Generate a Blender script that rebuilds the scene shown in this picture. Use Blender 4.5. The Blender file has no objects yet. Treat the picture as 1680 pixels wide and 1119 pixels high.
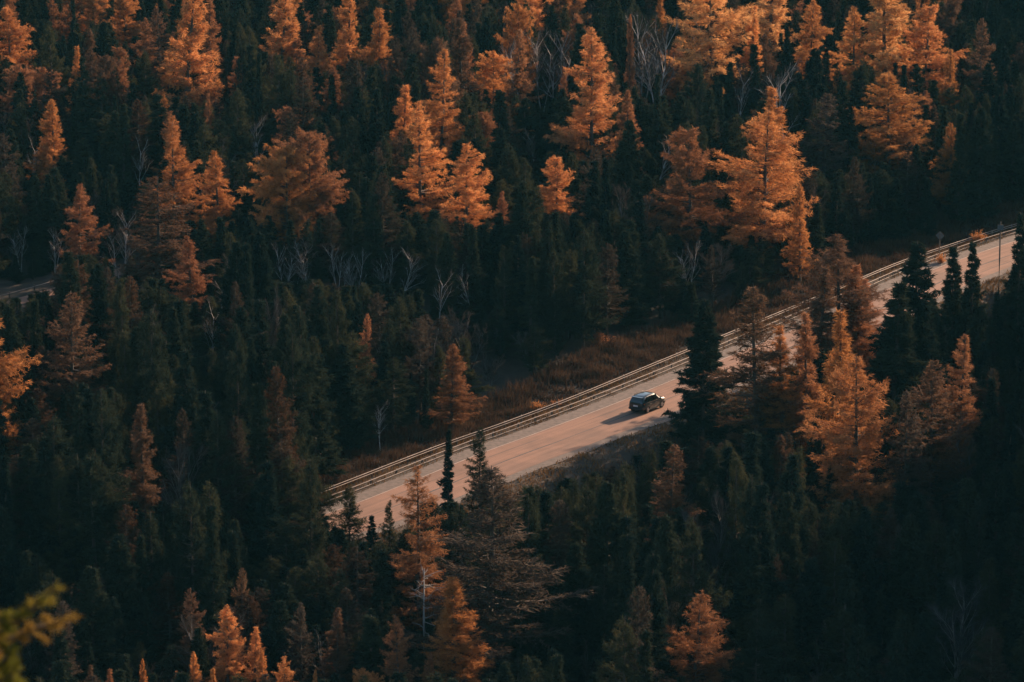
import bpy, math, random
import numpy as np
from mathutils import Vector

SC = bpy.context.scene
COL = SC.collection
R = math.radians

# ------------------------------------------------------------------ camera
W0, H0 = 1680.0, 1119.0            # frame used for measuring
K = 6750.0                         # focal length in those pixels
CAM = np.array([0.0, 0.0, 113.0])
PITCH = R(13.73)
cam_d = bpy.data.cameras.new('camera')
cam_d.sensor_width = 36.0
cam_d.lens = K / W0 * 36.0
cam_d.clip_start = 0.5
cam_d.clip_end = 30000.0
cam_d.dof.use_dof = True
cam_d.dof.focus_distance = 450.0
cam_d.dof.aperture_fstop = 8.0
cam = bpy.data.objects.new('camera', cam_d)
COL.objects.link(cam)
cam.location = CAM
cam.rotation_euler = (math.pi / 2 - PITCH, 0, 0)
SC.camera = cam

# ------------------------------------------------------------------ light
SUN_AZ = R(38.0)                   # to the right of the view direction, in front
SUN_EL = R(17.0)
world = bpy.data.worlds.new('World')
SC.world = world
world.use_nodes = True
nt = world.node_tree
nt.nodes.clear()
sky = nt.nodes.new('ShaderNodeTexSky')
sky.sky_type = 'NISHITA'
sky.sun_disc = False
sky.sun_elevation = SUN_EL
sky.sun_rotation = SUN_AZ
bg = nt.nodes.new('ShaderNodeBackground')
bg.inputs['Strength'].default_value = 0.08
wo = nt.nodes.new('ShaderNodeOutputWorld')
nt.links.new(sky.outputs[0], bg.inputs['Color'])
nt.links.new(bg.outputs[0], wo.inputs['Surface'])

SDIR = np.array([math.sin(SUN_AZ) * math.cos(SUN_EL), math.cos(SUN_AZ) * math.cos(SUN_EL), math.sin(SUN_EL)])
sun_d = bpy.data.lights.new('sun', 'SUN')
sun_d.energy = 5.0
sun_d.angle = R(0.5)
sun_d.color = (1.0, 0.66, 0.44)
sun = bpy.data.objects.new('sun', sun_d)
COL.objects.link(sun)
sun.location = (200, 400, 250)
sun.rotation_euler = Vector(-SDIR).to_track_quat('-Z', 'Y').to_euler()

SC.view_settings.view_transform = 'Standard'
SC.view_settings.look = 'None'
SC.view_settings.gamma = 1.0
SC.view_settings.exposure = 1.18
SC.view_settings.use_curve_mapping = False
SC.render.engine = 'CYCLES'
cy = SC.cycles
cy.use_denoising = True
cy.use_adaptive_sampling = True
cy.adaptive_threshold = 0.01
cy.max_bounces = 4
cy.diffuse_bounces = 3
cy.glossy_bounces = 2
cy.transmission_bounces = 3
cy.transparent_max_bounces = 4
cy.caustics_reflective = False
cy.caustics_refractive = False

# ------------------------------------------------------------------ helpers
random.seed(7)
RNG = np.random.default_rng(11)


def ray(px, py):
    cx, cyy = (px - W0 / 2) / K, -(py - H0 / 2) / K
    cp, sp = math.cos(PITCH), math.sin(PITCH)
    return np.array([cx, cp + cyy * sp, -sp + cyy * cp])


def project(p):
    d = np.asarray(p, float) - CAM
    cp, sp = math.cos(PITCH), math.sin(PITCH)
    f = d[1] * cp - d[2] * sp
    u = d[1] * sp + d[2] * cp
    return W0 / 2 + K * d[0] / f, H0 / 2 - K * u / f, f


def link(o, parent=None):
    COL.objects.link(o)
    if parent is not None:
        o.parent = parent
    return o


def tag(o, label=None, cat=None, group=None, kind=None):
    if label: o['label'] = label
    if cat: o['category'] = cat
    if group: o['group'] = group
    if kind: o['kind'] = kind
    return o


def empty(name, loc=(0, 0, 0), rz=0.0):
    o = bpy.data.objects.new(name, None)
    o.empty_display_size = 0.3
    o.location = loc
    o.rotation_euler = (0, 0, rz)
    return link(o)


def np_mesh(name, verts, faces, mats, mat_index=None, smooth=False):
    """faces: (n,3) or (n,4) array, or list of lists"""
    me = bpy.data.meshes.new(name)
    if isinstance(faces, np.ndarray):
        n, k = faces.shape
        me.vertices.add(len(verts))
        me.vertices.foreach_set('co', np.asarray(verts, np.float32).ravel())
        me.loops.add(n * k)
        me.loops.foreach_set('vertex_index', faces.astype(np.int32).ravel())
        me.polygons.add(n)
        me.polygons.foreach_set('loop_start', np.arange(0, n * k, k, dtype=np.int32))
        me.polygons.foreach_set('loop_total', np.full(n, k, np.int32))
        me.update(calc_edges=True)
    else:
        me.from_pydata([tuple(v) for v in verts], [], faces)
        me.update()
    for m in mats:
        me.materials.append(m)
    if mat_index is not None:
        me.polygons.foreach_set('material_index', np.asarray(mat_index, np.int32))
    if smooth:
        me.polygons.foreach_set('use_smooth', np.ones(len(me.polygons), bool))
    return me


class MB:
    """collects simple solids into one mesh"""
    def __init__(self):
        self.v, self.f = [], []

    def add(self, vs, fs):
        b = len(self.v)
        self.v += [tuple(map(float, q)) for q in vs]
        self.f += [[i + b for i in f] for f in fs]

    def box(self, x0, x1, y0, y1, z0, z1):
        self.add([(x0, y0, z0), (x1, y0, z0), (x1, y1, z0), (x0, y1, z0), (x0, y0, z1), (x1, y0, z1), (x1, y1, z1), (x0, y1, z1)],
                 [[0, 3, 2, 1], [4, 5, 6, 7], [0, 1, 5, 4], [1, 2, 6, 5], [2, 3, 7, 6], [3, 0, 4, 7]])

    def tube(self, pts, rad, n=6, cap=True):
        pts = [np.asarray(p, float) for p in pts]
        rings = []
        for i, p in enumerate(pts):
            t = pts[min(i + 1, len(pts) - 1)] - pts[max(i - 1, 0)]
            t = t / (np.linalg.norm(t) + 1e-9)
            a = np.cross(t, (0, 0, 1.0))
            if np.linalg.norm(a) < 1e-3:
                a = np.cross(t, (1.0, 0, 0))
            a /= np.linalg.norm(a)
            b = np.cross(t, a)
            r = rad[i] if hasattr(rad, '__len__') else rad
            rings.append([p + r * (math.cos(q) * a + math.sin(q) * b) for q in np.linspace(0, 2 * math.pi, n, endpoint=False)])
        fs = []
        for i in range(len(pts) - 1):
            for j in range(n):
                fs.append([i * n + j, i * n + (j + 1) % n, (i + 1) * n + (j + 1) % n, (i + 1) * n + j])
        if cap:
            fs.append(list(range(n))[::-1])
            fs.append([(len(pts) - 1) * n + j for j in range(n)])
        self.add([q for r_ in rings for q in r_], fs)

    def loft(self, rings, closed=True, caps=True):
        n = len(rings[0])
        fs = []
        for i in range(len(rings) - 1):
            for j in range(n if closed else n - 1):
                fs.append([i * n + j, i * n + (j + 1) % n, (i + 1) * n + (j + 1) % n, (i + 1) * n + j])
        if caps:
            fs.append(list(range(n))[::-1])
            fs.append([(len(rings) - 1) * n + j for j in range(n)])
        self.add([q for r_ in rings for q in r_], fs)

    def mesh(self, name, mat, smooth=False):
        return np_mesh(name, self.v, self.f, [mat], smooth=smooth)

    def build(self, name, mat, parent=None, smooth=False):
        return link(bpy.data.objects.new(name, self.mesh(name, mat, smooth)), parent)


# ------------------------------------------------------------------ materials
def mat(name):
    m = bpy.data.materials.new(name)
    m.use_nodes = True
    m.node_tree.nodes.clear()
    return m, m.node_tree.nodes, m.node_tree.links


def ramp2(N, L, fac, c0, c1, p0=0.3, p1=0.7):
    r = N.new('ShaderNodeValToRGB')
    r.color_ramp.elements[0].position = p0
    r.color_ramp.elements[1].position = p1
    r.color_ramp.elements[0].color = (*c0, 1)
    r.color_ramp.elements[1].color = (*c1, 1)
    L.new(fac, r.inputs[0])
    return r.outputs[0]


def noise(N, L, scale, detail=3.0, coord='Object', vec=None, rough=0.6):
    n = N.new('ShaderNodeTexNoise')
    n.inputs['Scale'].default_value = scale
    n.inputs['Detail'].default_value = detail
    n.inputs['Roughness'].default_value = rough
    if vec is None:
        tc = N.new('ShaderNodeTexCoord')
        vec = tc.outputs[coord]
    L.new(vec, n.inputs['Vector'])
    return n.outputs[0]


def mul(N, L, a, b, blend='MULTIPLY', fac=1.0):
    x = N.new('ShaderNodeMix')
    x.data_type = 'RGBA'
    x.blend_type = blend
    x.inputs[0].default_value = fac
    for s, q in ((6, a), (7, b)):
        if isinstance(q, tuple):
            x.inputs[s].default_value = (*q, 1)
        else:
            L.new(q, x.inputs[s])
    return x.outputs[2]


def foliage_mat(name, use_color, c0=None, c1=None, trans=0.4, scale=0.9):
    """needles: object colour (each tree its own hue) with clumps of lighter and darker tint"""
    m, N, L = mat(name)
    out = N.new('ShaderNodeOutputMaterial')
    f = noise(N, L, scale, 4.0)
    oi = N.new('ShaderNodeObjectInfo')
    if use_color:
        v = ramp2(N, L, f, (0.62, 0.56, 0.52), (1.15, 1.2, 1.25), 0.32, 0.68)
        col = mul(N, L, oi.outputs['Color'], v)
    else:
        v = ramp2(N, L, f, c0, c1, 0.32, 0.68)
        rr = ramp2(N, L, oi.outputs['Random'], (0.55, 0.68, 0.78), (1.3, 1.15, 0.95), 0.0, 1.0)
        col = mul(N, L, v, rr)
    d = N.new('ShaderNodeBsdfDiffuse')
    t = N.new('ShaderNodeBsdfTranslucent')
    mx = N.new('ShaderNodeMixShader')
    mx.inputs[0].default_value = trans
    L.new(col, d.inputs[0]); L.new(col, t.inputs[0])
    L.new(d.outputs[0], mx.inputs[1]); L.new(t.outputs[0], mx.inputs[2])
    L.new(mx.outputs[0], out.inputs[0])
    return m


def simple_mat(name, c0, c1, scale=4.0, rough=0.8, metallic=0.0, coord='Object', coat=0.0, bump=0.0, detail=4.0):
    m, N, L = mat(name)
    out = N.new('ShaderNodeOutputMaterial')
    p = N.new('ShaderNodeBsdfPrincipled')
    f = noise(N, L, scale, detail, coord)
    L.new(ramp2(N, L, f, c0, c1, 0.3, 0.7), p.inputs['Base Color'])
    p.inputs['Roughness'].default_value = rough
    p.inputs['Metallic'].default_value = metallic
    if coat:
        p.inputs['Coat Weight'].default_value = coat
        p.inputs['Coat Roughness'].default_value = 0.05
    if bump:
        b = N.new('ShaderNodeBump')
        b.inputs['Strength'].default_value = bump
        b.inputs['Distance'].default_value = 0.05
        L.new(f, b.inputs['Height'])
        L.new(b.outputs[0], p.inputs['Normal'])
    L.new(p.outputs[0], out.inputs[0])
    return m


M = {}
M['larch'] = foliage_mat('larch_needles', True, trans=0.45)
M['spruce'] = foliage_mat('spruce_needles', False, (0.02, 0.033, 0.026), (0.042, 0.054, 0.037), trans=0.2)
M['cedar'] = foliage_mat('cedar_needles', False, (0.028, 0.038, 0.025), (0.062, 0.066, 0.038), trans=0.3)
M['pine'] = foliage_mat('pine_needles', True, trans=0.35, scale=9.0)
M['twig'] = foliage_mat('bare_twigs', False, (0.06, 0.048, 0.042), (0.13, 0.11, 0.1), trans=0.05)
M['bark'] = simple_mat('conifer_bark', (0.035, 0.026, 0.02), (0.09, 0.07, 0.055), 3.0, 0.9)
M['birch'] = simple_mat('birch_bark', (0.3, 0.27, 0.25), (0.6, 0.56, 0.52), 2.2, 0.8)
M['grey_bark'] = simple_mat('grey_bark', (0.075, 0.065, 0.058), (0.19, 0.17, 0.155), 2.2, 0.85)
M['deadwood'] = simple_mat('dead_wood', (0.25, 0.23, 0.2), (0.45, 0.42, 0.38), 3.0, 0.85)
M['grass'] = foliage_mat('dry_grass', False, (0.1, 0.055, 0.028), (0.24, 0.14, 0.065), trans=0.3, scale=0.35)
M['brush'] = foliage_mat('brush', False, (0.07, 0.04, 0.026), (0.17, 0.09, 0.05), trans=0.25, scale=0.3)
M['ground'] = simple_mat('forest_floor', (0.02, 0.015, 0.01), (0.06, 0.04, 0.024), 0.6, 0.95, bump=0.3, detail=8)
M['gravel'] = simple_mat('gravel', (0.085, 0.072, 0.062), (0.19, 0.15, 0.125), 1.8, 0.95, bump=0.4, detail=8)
M['rail'] = simple_mat('galvanised_rail', (0.15, 0.115, 0.09), (0.29, 0.23, 0.19), 0.8, 0.65, 0.1)
M['post'] = simple_mat('weathered_post', (0.10, 0.08, 0.06), (0.2, 0.16, 0.13), 4.0, 0.9)
M['pole'] = simple_mat('creosoted_pole', (0.03, 0.028, 0.025), (0.07, 0.06, 0.05), 3.0, 0.85)
M['signback'] = simple_mat('sign_aluminium', (0.09, 0.095, 0.095), (0.14, 0.145, 0.145), 3.0, 0.7, 0.0)
M['signface'] = simple_mat('sign_yellow', (0.62, 0.42, 0.03), (0.7, 0.48, 0.05), 3.0, 0.5)
M['paint_white'] = simple_mat('white_paint', (0.24, 0.2, 0.17), (0.5, 0.45, 0.4), 0.9, 0.7)
M['tar'] = simple_mat('tar_seam', (0.03, 0.026, 0.024), (0.07, 0.06, 0.055), 1.5, 0.7)
M['car_paint'] = simple_mat('dark_green_black_paint', (0.018, 0.032, 0.036), (0.024, 0.04, 0.045), 2.0, 0.3, 0.4, coat=1.0)
M['car_glass'] = simple_mat('tinted_glass', (0.008, 0.011, 0.012), (0.012, 0.015, 0.016), 2.0, 0.05, 0.0, coat=1.0)
M['car_plastic'] = simple_mat('black_cladding', (0.012, 0.012, 0.013), (0.022, 0.022, 0.023), 6.0, 0.6)
M['tyre'] = simple_mat('tyre_rubber', (0.012, 0.012, 0.012), (0.03, 0.028, 0.026), 6.0, 0.9)
M['alloy'] = simple_mat('alloy_rim', (0.4, 0.4, 0.4), (0.55, 0.55, 0.55), 6.0, 0.3, 0.9)
M['lamp_red'] = simple_mat('red_lamp', (0.16, 0.008, 0.008), (0.24, 0.012, 0.012), 8.0, 0.15, coat=1.0)
M['lamp_clear'] = simple_mat('clear_lamp', (0.5, 0.5, 0.5), (0.7, 0.7, 0.7), 8.0, 0.1, coat=1.0)
M['plate'] = simple_mat('number_plate', (0.6, 0.6, 0.6), (0.72, 0.72, 0.72), 8.0, 0.5)
M['chrome'] = simple_mat('bright_trim', (0.55, 0.55, 0.55), (0.65, 0.65, 0.65), 8.0, 0.2, 1.0)
M['rock'] = simple_mat('grey_rock', (0.12, 0.11, 0.10), (0.28, 0.26, 0.23), 1.5, 0.9, bump=0.5)


def road_mat():
    m, N, L = mat('worn_asphalt')
    out = N.new('ShaderNodeOutputMaterial')
    p = N.new('ShaderNodeBsdfPrincipled')
    uv = N.new('ShaderNodeUVMap')
    uv.uv_map = 'UVMap'
    mp = N.new('ShaderNodeMapping')
    mp.inputs['Scale'].default_value = (0.05, 1.0, 1.0)
    L.new(uv.outputs[0], mp.inputs[0])
    streak = noise(N, L, 1.6, 5.0, vec=mp.outputs[0])
    grain = noise(N, L, 9.0, 6.0, vec=uv.outputs[0])
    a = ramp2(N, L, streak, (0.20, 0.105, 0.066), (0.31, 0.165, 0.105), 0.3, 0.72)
    b = ramp2(N, L, grain, (0.8, 0.8, 0.8), (1.15, 1.15, 1.15), 0.3, 0.7)
    # old repairs and stains
    blot = noise(N, L, 0.16, 3.0, vec=uv.outputs[0])
    c = ramp2(N, L, blot, (0.78, 0.8, 0.82), (1.06, 1.04, 1.02), 0.38, 0.56)
    L.new(mul(N, L, mul(N, L, a, b), c), p.inputs['Base Color'])
    p.inputs['Roughness'].default_value = 0.82
    bp = N.new('ShaderNodeBump')
    bp.inputs['Strength'].default_value = 0.25
    bp.inputs['Distance'].default_value = 0.02
    L.new(grain, bp.inputs['Height'])
    L.new(bp.outputs[0], p.inputs['Normal'])
    L.new(p.outputs[0], out.inputs[0])
    return m


M['road'] = road_mat()

# ------------------------------------------------------------------ terrain and road lines
def plane_hit(px, py, z=0.0):
    d = ray(px, py)
    t = (z - CAM[2]) / d[2]
    return CAM + d * t


def catmull(pts, step=2.0):
    P = [np.asarray(p, float) for p in pts]
    P = [2 * P[0] - P[1]] + P + [2 * P[-1] - P[-2]]
    out = []
    for i in range(1, len(P) - 2):
        n = max(2, int(np.linalg.norm(P[i + 1] - P[i]) / step))
        for k in range(n):
            t = k / n
            a, b, c, d = P[i - 1], P[i], P[i + 1], P[i + 2]
            out.append(0.5 * ((2 * b) + (-a + c) * t + (2 * a - 5 * b + 4 * c - d) * t * t + (-a + 3 * b - 3 * c + d) * t ** 3))
    out.append(P[-2])
    return np.array(out)


ROAD_PX = [(640, 832), (829, 755), (931, 717), (1103, 650), (1440, 507), (1621, 430)]
rp = [plane_hit(*p)[:2] for p in ROAD_PX]
d0 = rp[0] - rp[1]; d0 /= np.linalg.norm(d0)
d1 = rp[-1] - rp[-2]; d1 /= np.linalg.norm(d1)
def rot2(v, a): return np.array([v[0] * math.cos(a) - v[1] * math.sin(a), v[0] * math.sin(a) + v[1] * math.cos(a)])
rp = [plane_hit(*p)[:2] for p in ((-330, 930), (-60, 924), (200, 915), (420, 893), (540, 865))] + rp + [rp[-1] + rot2(d1, R(-9)) * 30, rp[-1] + rot2(d1, R(-16)) * 75, rp[-1] + rot2(d1, R(-22)) * 170]
ROAD = catmull(rp, 2.0)
ROAD_T = np.gradient(ROAD, axis=0); ROAD_T /= np.linalg.norm(ROAD_T, axis=1)[:, None]
ROAD_N = np.stack([ROAD_T[:, 1], -ROAD_T[:, 0]], 1)          # to the right of travel: the near side
ROAD_S = np.concatenate([[0], np.cumsum(np.linalg.norm(np.diff(ROAD, axis=0), axis=1))])
# the second road, far left
r2 = [plane_hit(*p)[:2] for p in ((-160, 548), (-30, 511), (60, 487), (140, 463))]
ROAD2 = catmull([r2[0] + (r2[0] - r2[1]) * 2] + r2 + [r2[-1] + (r2[-1] - r2[-2]) * 1.0], 2.0)
ROAD2_T = np.gradient(ROAD2, axis=0); ROAD2_T /= np.linalg.norm(ROAD2_T, axis=1)[:, None]
ROAD2_N = np.stack([ROAD2_T[:, 1], -ROAD2_T[:, 0]], 1)
ROAD2_S = np.concatenate([[0], np.cumsum(np.linalg.norm(np.diff(ROAD2, axis=0), axis=1))])


def signed(P, line, nrm):
    """signed distance (right positive) of points to a polyline"""
    P = np.atleast_2d(P)
    best = np.full(len(P), 1e9); sd = np.zeros(len(P))
    for i in range(0, len(P), 4000):
        q = P[i:i + 4000]
        D = ((q[:, None, :] - line[None, :, :]) ** 2).sum(2)
        k = D.argmin(1)
        dd = np.sqrt(D[np.arange(len(q)), k])
        s = ((q - line[k]) * nrm[k]).sum(1)
        best[i:i + 4000] = dd
        sd[i:i + 4000] = np.where(s >= 0, dd, -dd)
    return sd


def sst(a, b, x):
    t = np.clip((x - a) / (b - a), 0, 1)
    return t * t * (3 - 2 * t)


HALF = 3.65        # half carriageway


def terrain(P):
    P = np.atleast_2d(np.asarray(P, float))
    x, y = P[:, 0], P[:, 1]
    n = 0.9 * np.sin(x * 0.045 + 1.3) * np.cos(y * 0.038) + 0.5 * np.sin(x * 0.11 + y * 0.07) + 0.25 * np.sin(x * 0.31 - y * 0.27)
    sd = signed(P, ROAD, ROAD_N)
    sd2 = signed(P, ROAD2, ROAD2_N)
    near = -4.0 * sst(6.2, 17.0, sd)
    far = -0.5 * sst(7.0, 10.0, -sd) + 1.4 * sst(12, 40, -sd)
    far *= 1 - sst(60, 100, -sd) * 0.5
    k = sst(6.0, 16.0, np.abs(sd))
    k2 = sst(3.5, 9.0, np.abs(sd2))
    h = near + far + n * k * k2
    h = h * k2 - 0.02 * (1 - k2)
    h = np.where(np.abs(sd) < 6.0, -0.02, h)
    # distant rise beyond the frame, and the hillside below the camera
    h = h + 0.00016 * np.clip(y - 620, 0, 900) ** 2 * sst(620, 700, y)
    h = h + sst(7, 34, np.abs(sd)) * 46.0 * np.exp(-((x - 102) / 26.0) ** 2 - ((y - 412) / 45.0) ** 2)  # unseen hill right of the frame, added to shade the lower right
    r = np.hypot(x, y)
    h = np.where(r < 125, np.maximum(h, np.minimum(109.0, 112.0 - r)), h)
    return h


def terrain1(x, y):
    return float(terrain([[x, y]])[0])


def ground_hit(px, py):
    d = ray(px, py)
    ts = np.arange(230, 1300, 0.6) / math.hypot(d[0], d[1])
    pts = CAM + d[None, :] * ts[:, None]
    h = terrain(pts[:, :2])
    below = np.nonzero(pts[:, 2] < h)[0]
    i = below[0] if len(below) else len(ts) - 1
    return np.array([pts[i, 0], pts[i, 1], h[i]])


def axis_coords(lo, hi, step, far):
    c = list(np.arange(lo, hi + step, step))
    s = step
    while c[-1] < far:
        s *= 1.5; c.append(c[-1] + s)
    s = step
    while c[0] > -far:
        s *= 1.5; c.insert(0, c[0] - s)
    return np.array(c)


gx = axis_coords(-150, 230, 3.0, 9000)
gy = axis_coords(270, 960, 3.0, 12000)
gy = np.unique(np.concatenate([gy[gy < -24], np.arange(-24, 270, 4.0), gy[gy >= 270]]))
XX, YY = np.meshgrid(gx, gy)
GP = np.stack([XX.ravel(), YY.ravel()], 1)
GZ = np.clip(terrain(GP), -6, 260)
ny, nx = XX.shape
idx = np.arange(nx * ny).reshape(ny, nx)
GF = np.stack([idx[:-1, :-1].ravel(), idx[:-1, 1:].ravel(), idx[1:, 1:].ravel(), idx[1:, :-1].ravel()], 1)
ground = link(bpy.data.objects.new('ground', np_mesh('ground', np.column_stack([GP, GZ]), GF, [M['ground']], smooth=True)))
tag(ground, 'dark brown forest floor and grassy banks around the road', kind='structure')


def ribbon(name, line, nrm, S, a, b, z, m, i0=0, i1=None, zfun=None, parent=None, ncross=2, wob=0.0):
    sl = slice(i0, i1)
    Lp, Np, Sp = line[sl], nrm[sl], S[sl]
    vs, uvs = [], []
    offs = np.linspace(a, b, ncross)
    for i in range(len(Lp)):
        for j, o in enumerate(offs):
            oo = o + (wob * (math.sin(Sp[i] * 0.35 + j * 2) + 0.6 * math.sin(Sp[i] * 0.9 + j)) if wob else 0)
            q = Lp[i] + Np[i] * oo
            vs.append((q[0], q[1], z if zfun is None else zfun(o)))
            uvs.append((Sp[i], oo))
    n = len(offs)
    fs = [[i * n + j, (i) * n + j + 1, (i + 1) * n + j + 1, (i + 1) * n + j] for i in range(len(Lp) - 1) for j in range(n - 1)]
    me = np_mesh(name, vs, fs, [m])
    u = me.uv_layers.new(name='UVMap')
    li = np.empty(len(me.loops), np.int32)
    me.loops.foreach_get('vertex_index', li)
    u.data.foreach_set('uv', np.asarray(uvs, np.float32)[li].ravel())
    o = link(bpy.data.objects.new(name, me), parent)
    return o


# crowned carriageway, gravel shoulders, tar seams, painted edge line
crown = lambda o: 0.075 - 0.012 * abs(o)
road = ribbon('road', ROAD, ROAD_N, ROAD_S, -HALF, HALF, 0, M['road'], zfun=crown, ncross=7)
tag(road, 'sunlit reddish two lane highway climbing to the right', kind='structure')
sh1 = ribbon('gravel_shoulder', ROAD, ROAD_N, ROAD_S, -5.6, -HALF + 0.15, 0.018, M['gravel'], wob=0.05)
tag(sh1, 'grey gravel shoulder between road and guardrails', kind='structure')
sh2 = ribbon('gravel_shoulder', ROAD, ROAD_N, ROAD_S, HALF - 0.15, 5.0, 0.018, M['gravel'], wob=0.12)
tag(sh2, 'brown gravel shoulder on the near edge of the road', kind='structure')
def seam(o, w, i0, i1, z=0.006, m='tar', name='tar_seam', wob=0.03):
    ribbon(name, ROAD, ROAD_N, ROAD_S, o - w / 2, o + w / 2, crown(abs(o) - w / 2) + z, M[m], i0, i1, parent=road, wob=wob)
i_car = int(np.argmin(((ROAD - plane_hit(1060, 668)[:2]) ** 2).sum(1)))
seam(0.35, 0.16, 0, len(ROAD) - 1)
seam(2.2, 0.09, i_car + 30, len(ROAD) - 1)
seam(-1.9, 0.05, 0, i_car + 10)
seam(-HALF + 0.12, 0.09, 0, len(ROAD) - 1, m='paint_white', name='edge_line', wob=0.0)
rd2 = ribbon('road', ROAD2, ROAD2_N, ROAD2_S, -1.3, 1.3, 0.05, M['road'])
tag(rd2, 'short glimpse of a second road at the left edge', kind='structure')


def guardrail(line, nrm, S, off, label, hs, i0, i1, every, group=None, rail_r=0.036, post_h=0.8):
    base = line[i0] + nrm[i0] * off
    g = empty('guardrail', (base[0], base[1], 0))
    tag(g, label, 'guardrail', group)
    inv = np.array([base[0], base[1], 0])
    for h in hs:
        mb = MB()
        rings = []
        for i in range(i0, i1):
            c = np.array([*(line[i] + nrm[i] * off), terr_rail(line[i] + nrm[i] * off) + h]) - inv
            n3 = np.array([*nrm[i], 0])
            # folded steel section
            prof = [(-0.035, -rail_r), (0.03, -rail_r * 0.6), (0.045, 0), (0.03, rail_r * 0.6), (-0.035, rail_r)]
            rings.append([c + n3 * a + np.array([0, 0, b]) for a, b in prof])
        mb.loft(rings)
        mb.build('rail', M['rail'], g)
    pm = MB(); pm.box(-0.075, 0.075, -0.06, 0.06, -0.4, post_h)
    me = pm.mesh('post', M['post'])
    for i in range(i0, i1, every):
        q = line[i] - nrm[i] * 0.13 + nrm[i] * off
        o = bpy.data.objects.new('post', me)
        o.location = np.array([q[0], q[1], terr_rail(q)]) - inv
        o.rotation_euler = (0, 0, math.atan2(nrm[i][1], nrm[i][0]))
        link(o, g)
    return g


def terr_rail(q):
    return max(-0.3, min(0.1, terrain1(q[0], q[1])))


i_left = int(np.argmin(((ROAD - plane_hit(470, 900)[:2]) ** 2).sum(1)))
i_right = len(ROAD) - 20
guardrail(ROAD, ROAD_N, ROAD_S, -8.0, 'rear two rail steel guardrail along the brush edge of the highway', (0.74, 0.50), i_left, i_right, 2)
guardrail(ROAD, ROAD_N, ROAD_S, -6.2, 'front two rail steel guardrail nearest the grey shoulder of the highway', (0.55, 0.10), i_left, i_right, 2, post_h=0.62)
guardrail(ROAD2, ROAD2_N, ROAD2_S, -2.2, 'low guardrail on the second road at the left edge', (0.6,), 2, len(ROAD2) - 2, 2)

# ------------------------------------------------------------------ tree prototypes
def tri_tufts(P, D, length, width, spread, rng):
    """one slim triangle per point, leaning off direction D"""
    n = len(P)
    rnd = rng.normal(size=(n, 3))
    d = D + spread * rnd
    d /= np.linalg.norm(d, axis=1)[:, None] + 1e-9
    s = np.cross(d, rng.normal(size=(n, 3)))
    s /= np.linalg.norm(s, axis=1)[:, None] + 1e-9
    ln = length * rng.uniform(0.6, 1.3, n)[:, None]
    wd = width * rng.uniform(0.7, 1.3, n)[:, None] * 0.5
    A = P + s * wd - d * ln * 0.15
    B = P - s * wd - d * ln * 0.15
    C = P + d * ln
    return np.stack([A, B, C], 1).reshape(-1, 3)


def limb_tris(p0, p1, r0, r1):
    """three sided tapered stick"""
    t = p1 - p0
    t = t / (np.linalg.norm(t) + 1e-9)
    a = np.cross(t, (0.3, 0.2, 1.0)); a /= np.linalg.norm(a) + 1e-9
    b = np.cross(t, a)
    v, f = [], []
    for k in range(3):
        q = 2 * math.pi * k / 3
        o = math.cos(q) * a + math.sin(q) * b
        v.append(p0 + o * r0)
    for k in range(3):
        q = 2 * math.pi * k / 3
        o = math.cos(q) * a + math.sin(q) * b
        v.append(p1 + o * r1)
    for k in range(3):
        j = (k + 1) % 3
        f += [[k, j, 3 + j], [k, 3 + j, 3 + k]]
    return v, f


class Wood:
    def __init__(self):
        self.v, self.f = [], []

    def stick(self, p0, p1, r0, r1):
        v, f = limb_tris(np.asarray(p0, float), np.asarray(p1, float), r0, r1)
        b = len(self.v)
        self.v += v
        self.f += [[i + b for i in t] for t in f]

    def trunk(self, pts, rad, n=7):
        mb = MB(); mb.tube(pts, rad, n)
        b = len(self.v)
        self.v += [np.array(q) for q in mb.v]
        for q in mb.f:
            for k in range(1, len(q) - 1):
                self.f.append([q[0] + b, q[k] + b, q[k + 1] + b])

    def arrays(self):
        return np.array(self.v), np.array(self.f, np.int64)


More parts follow.
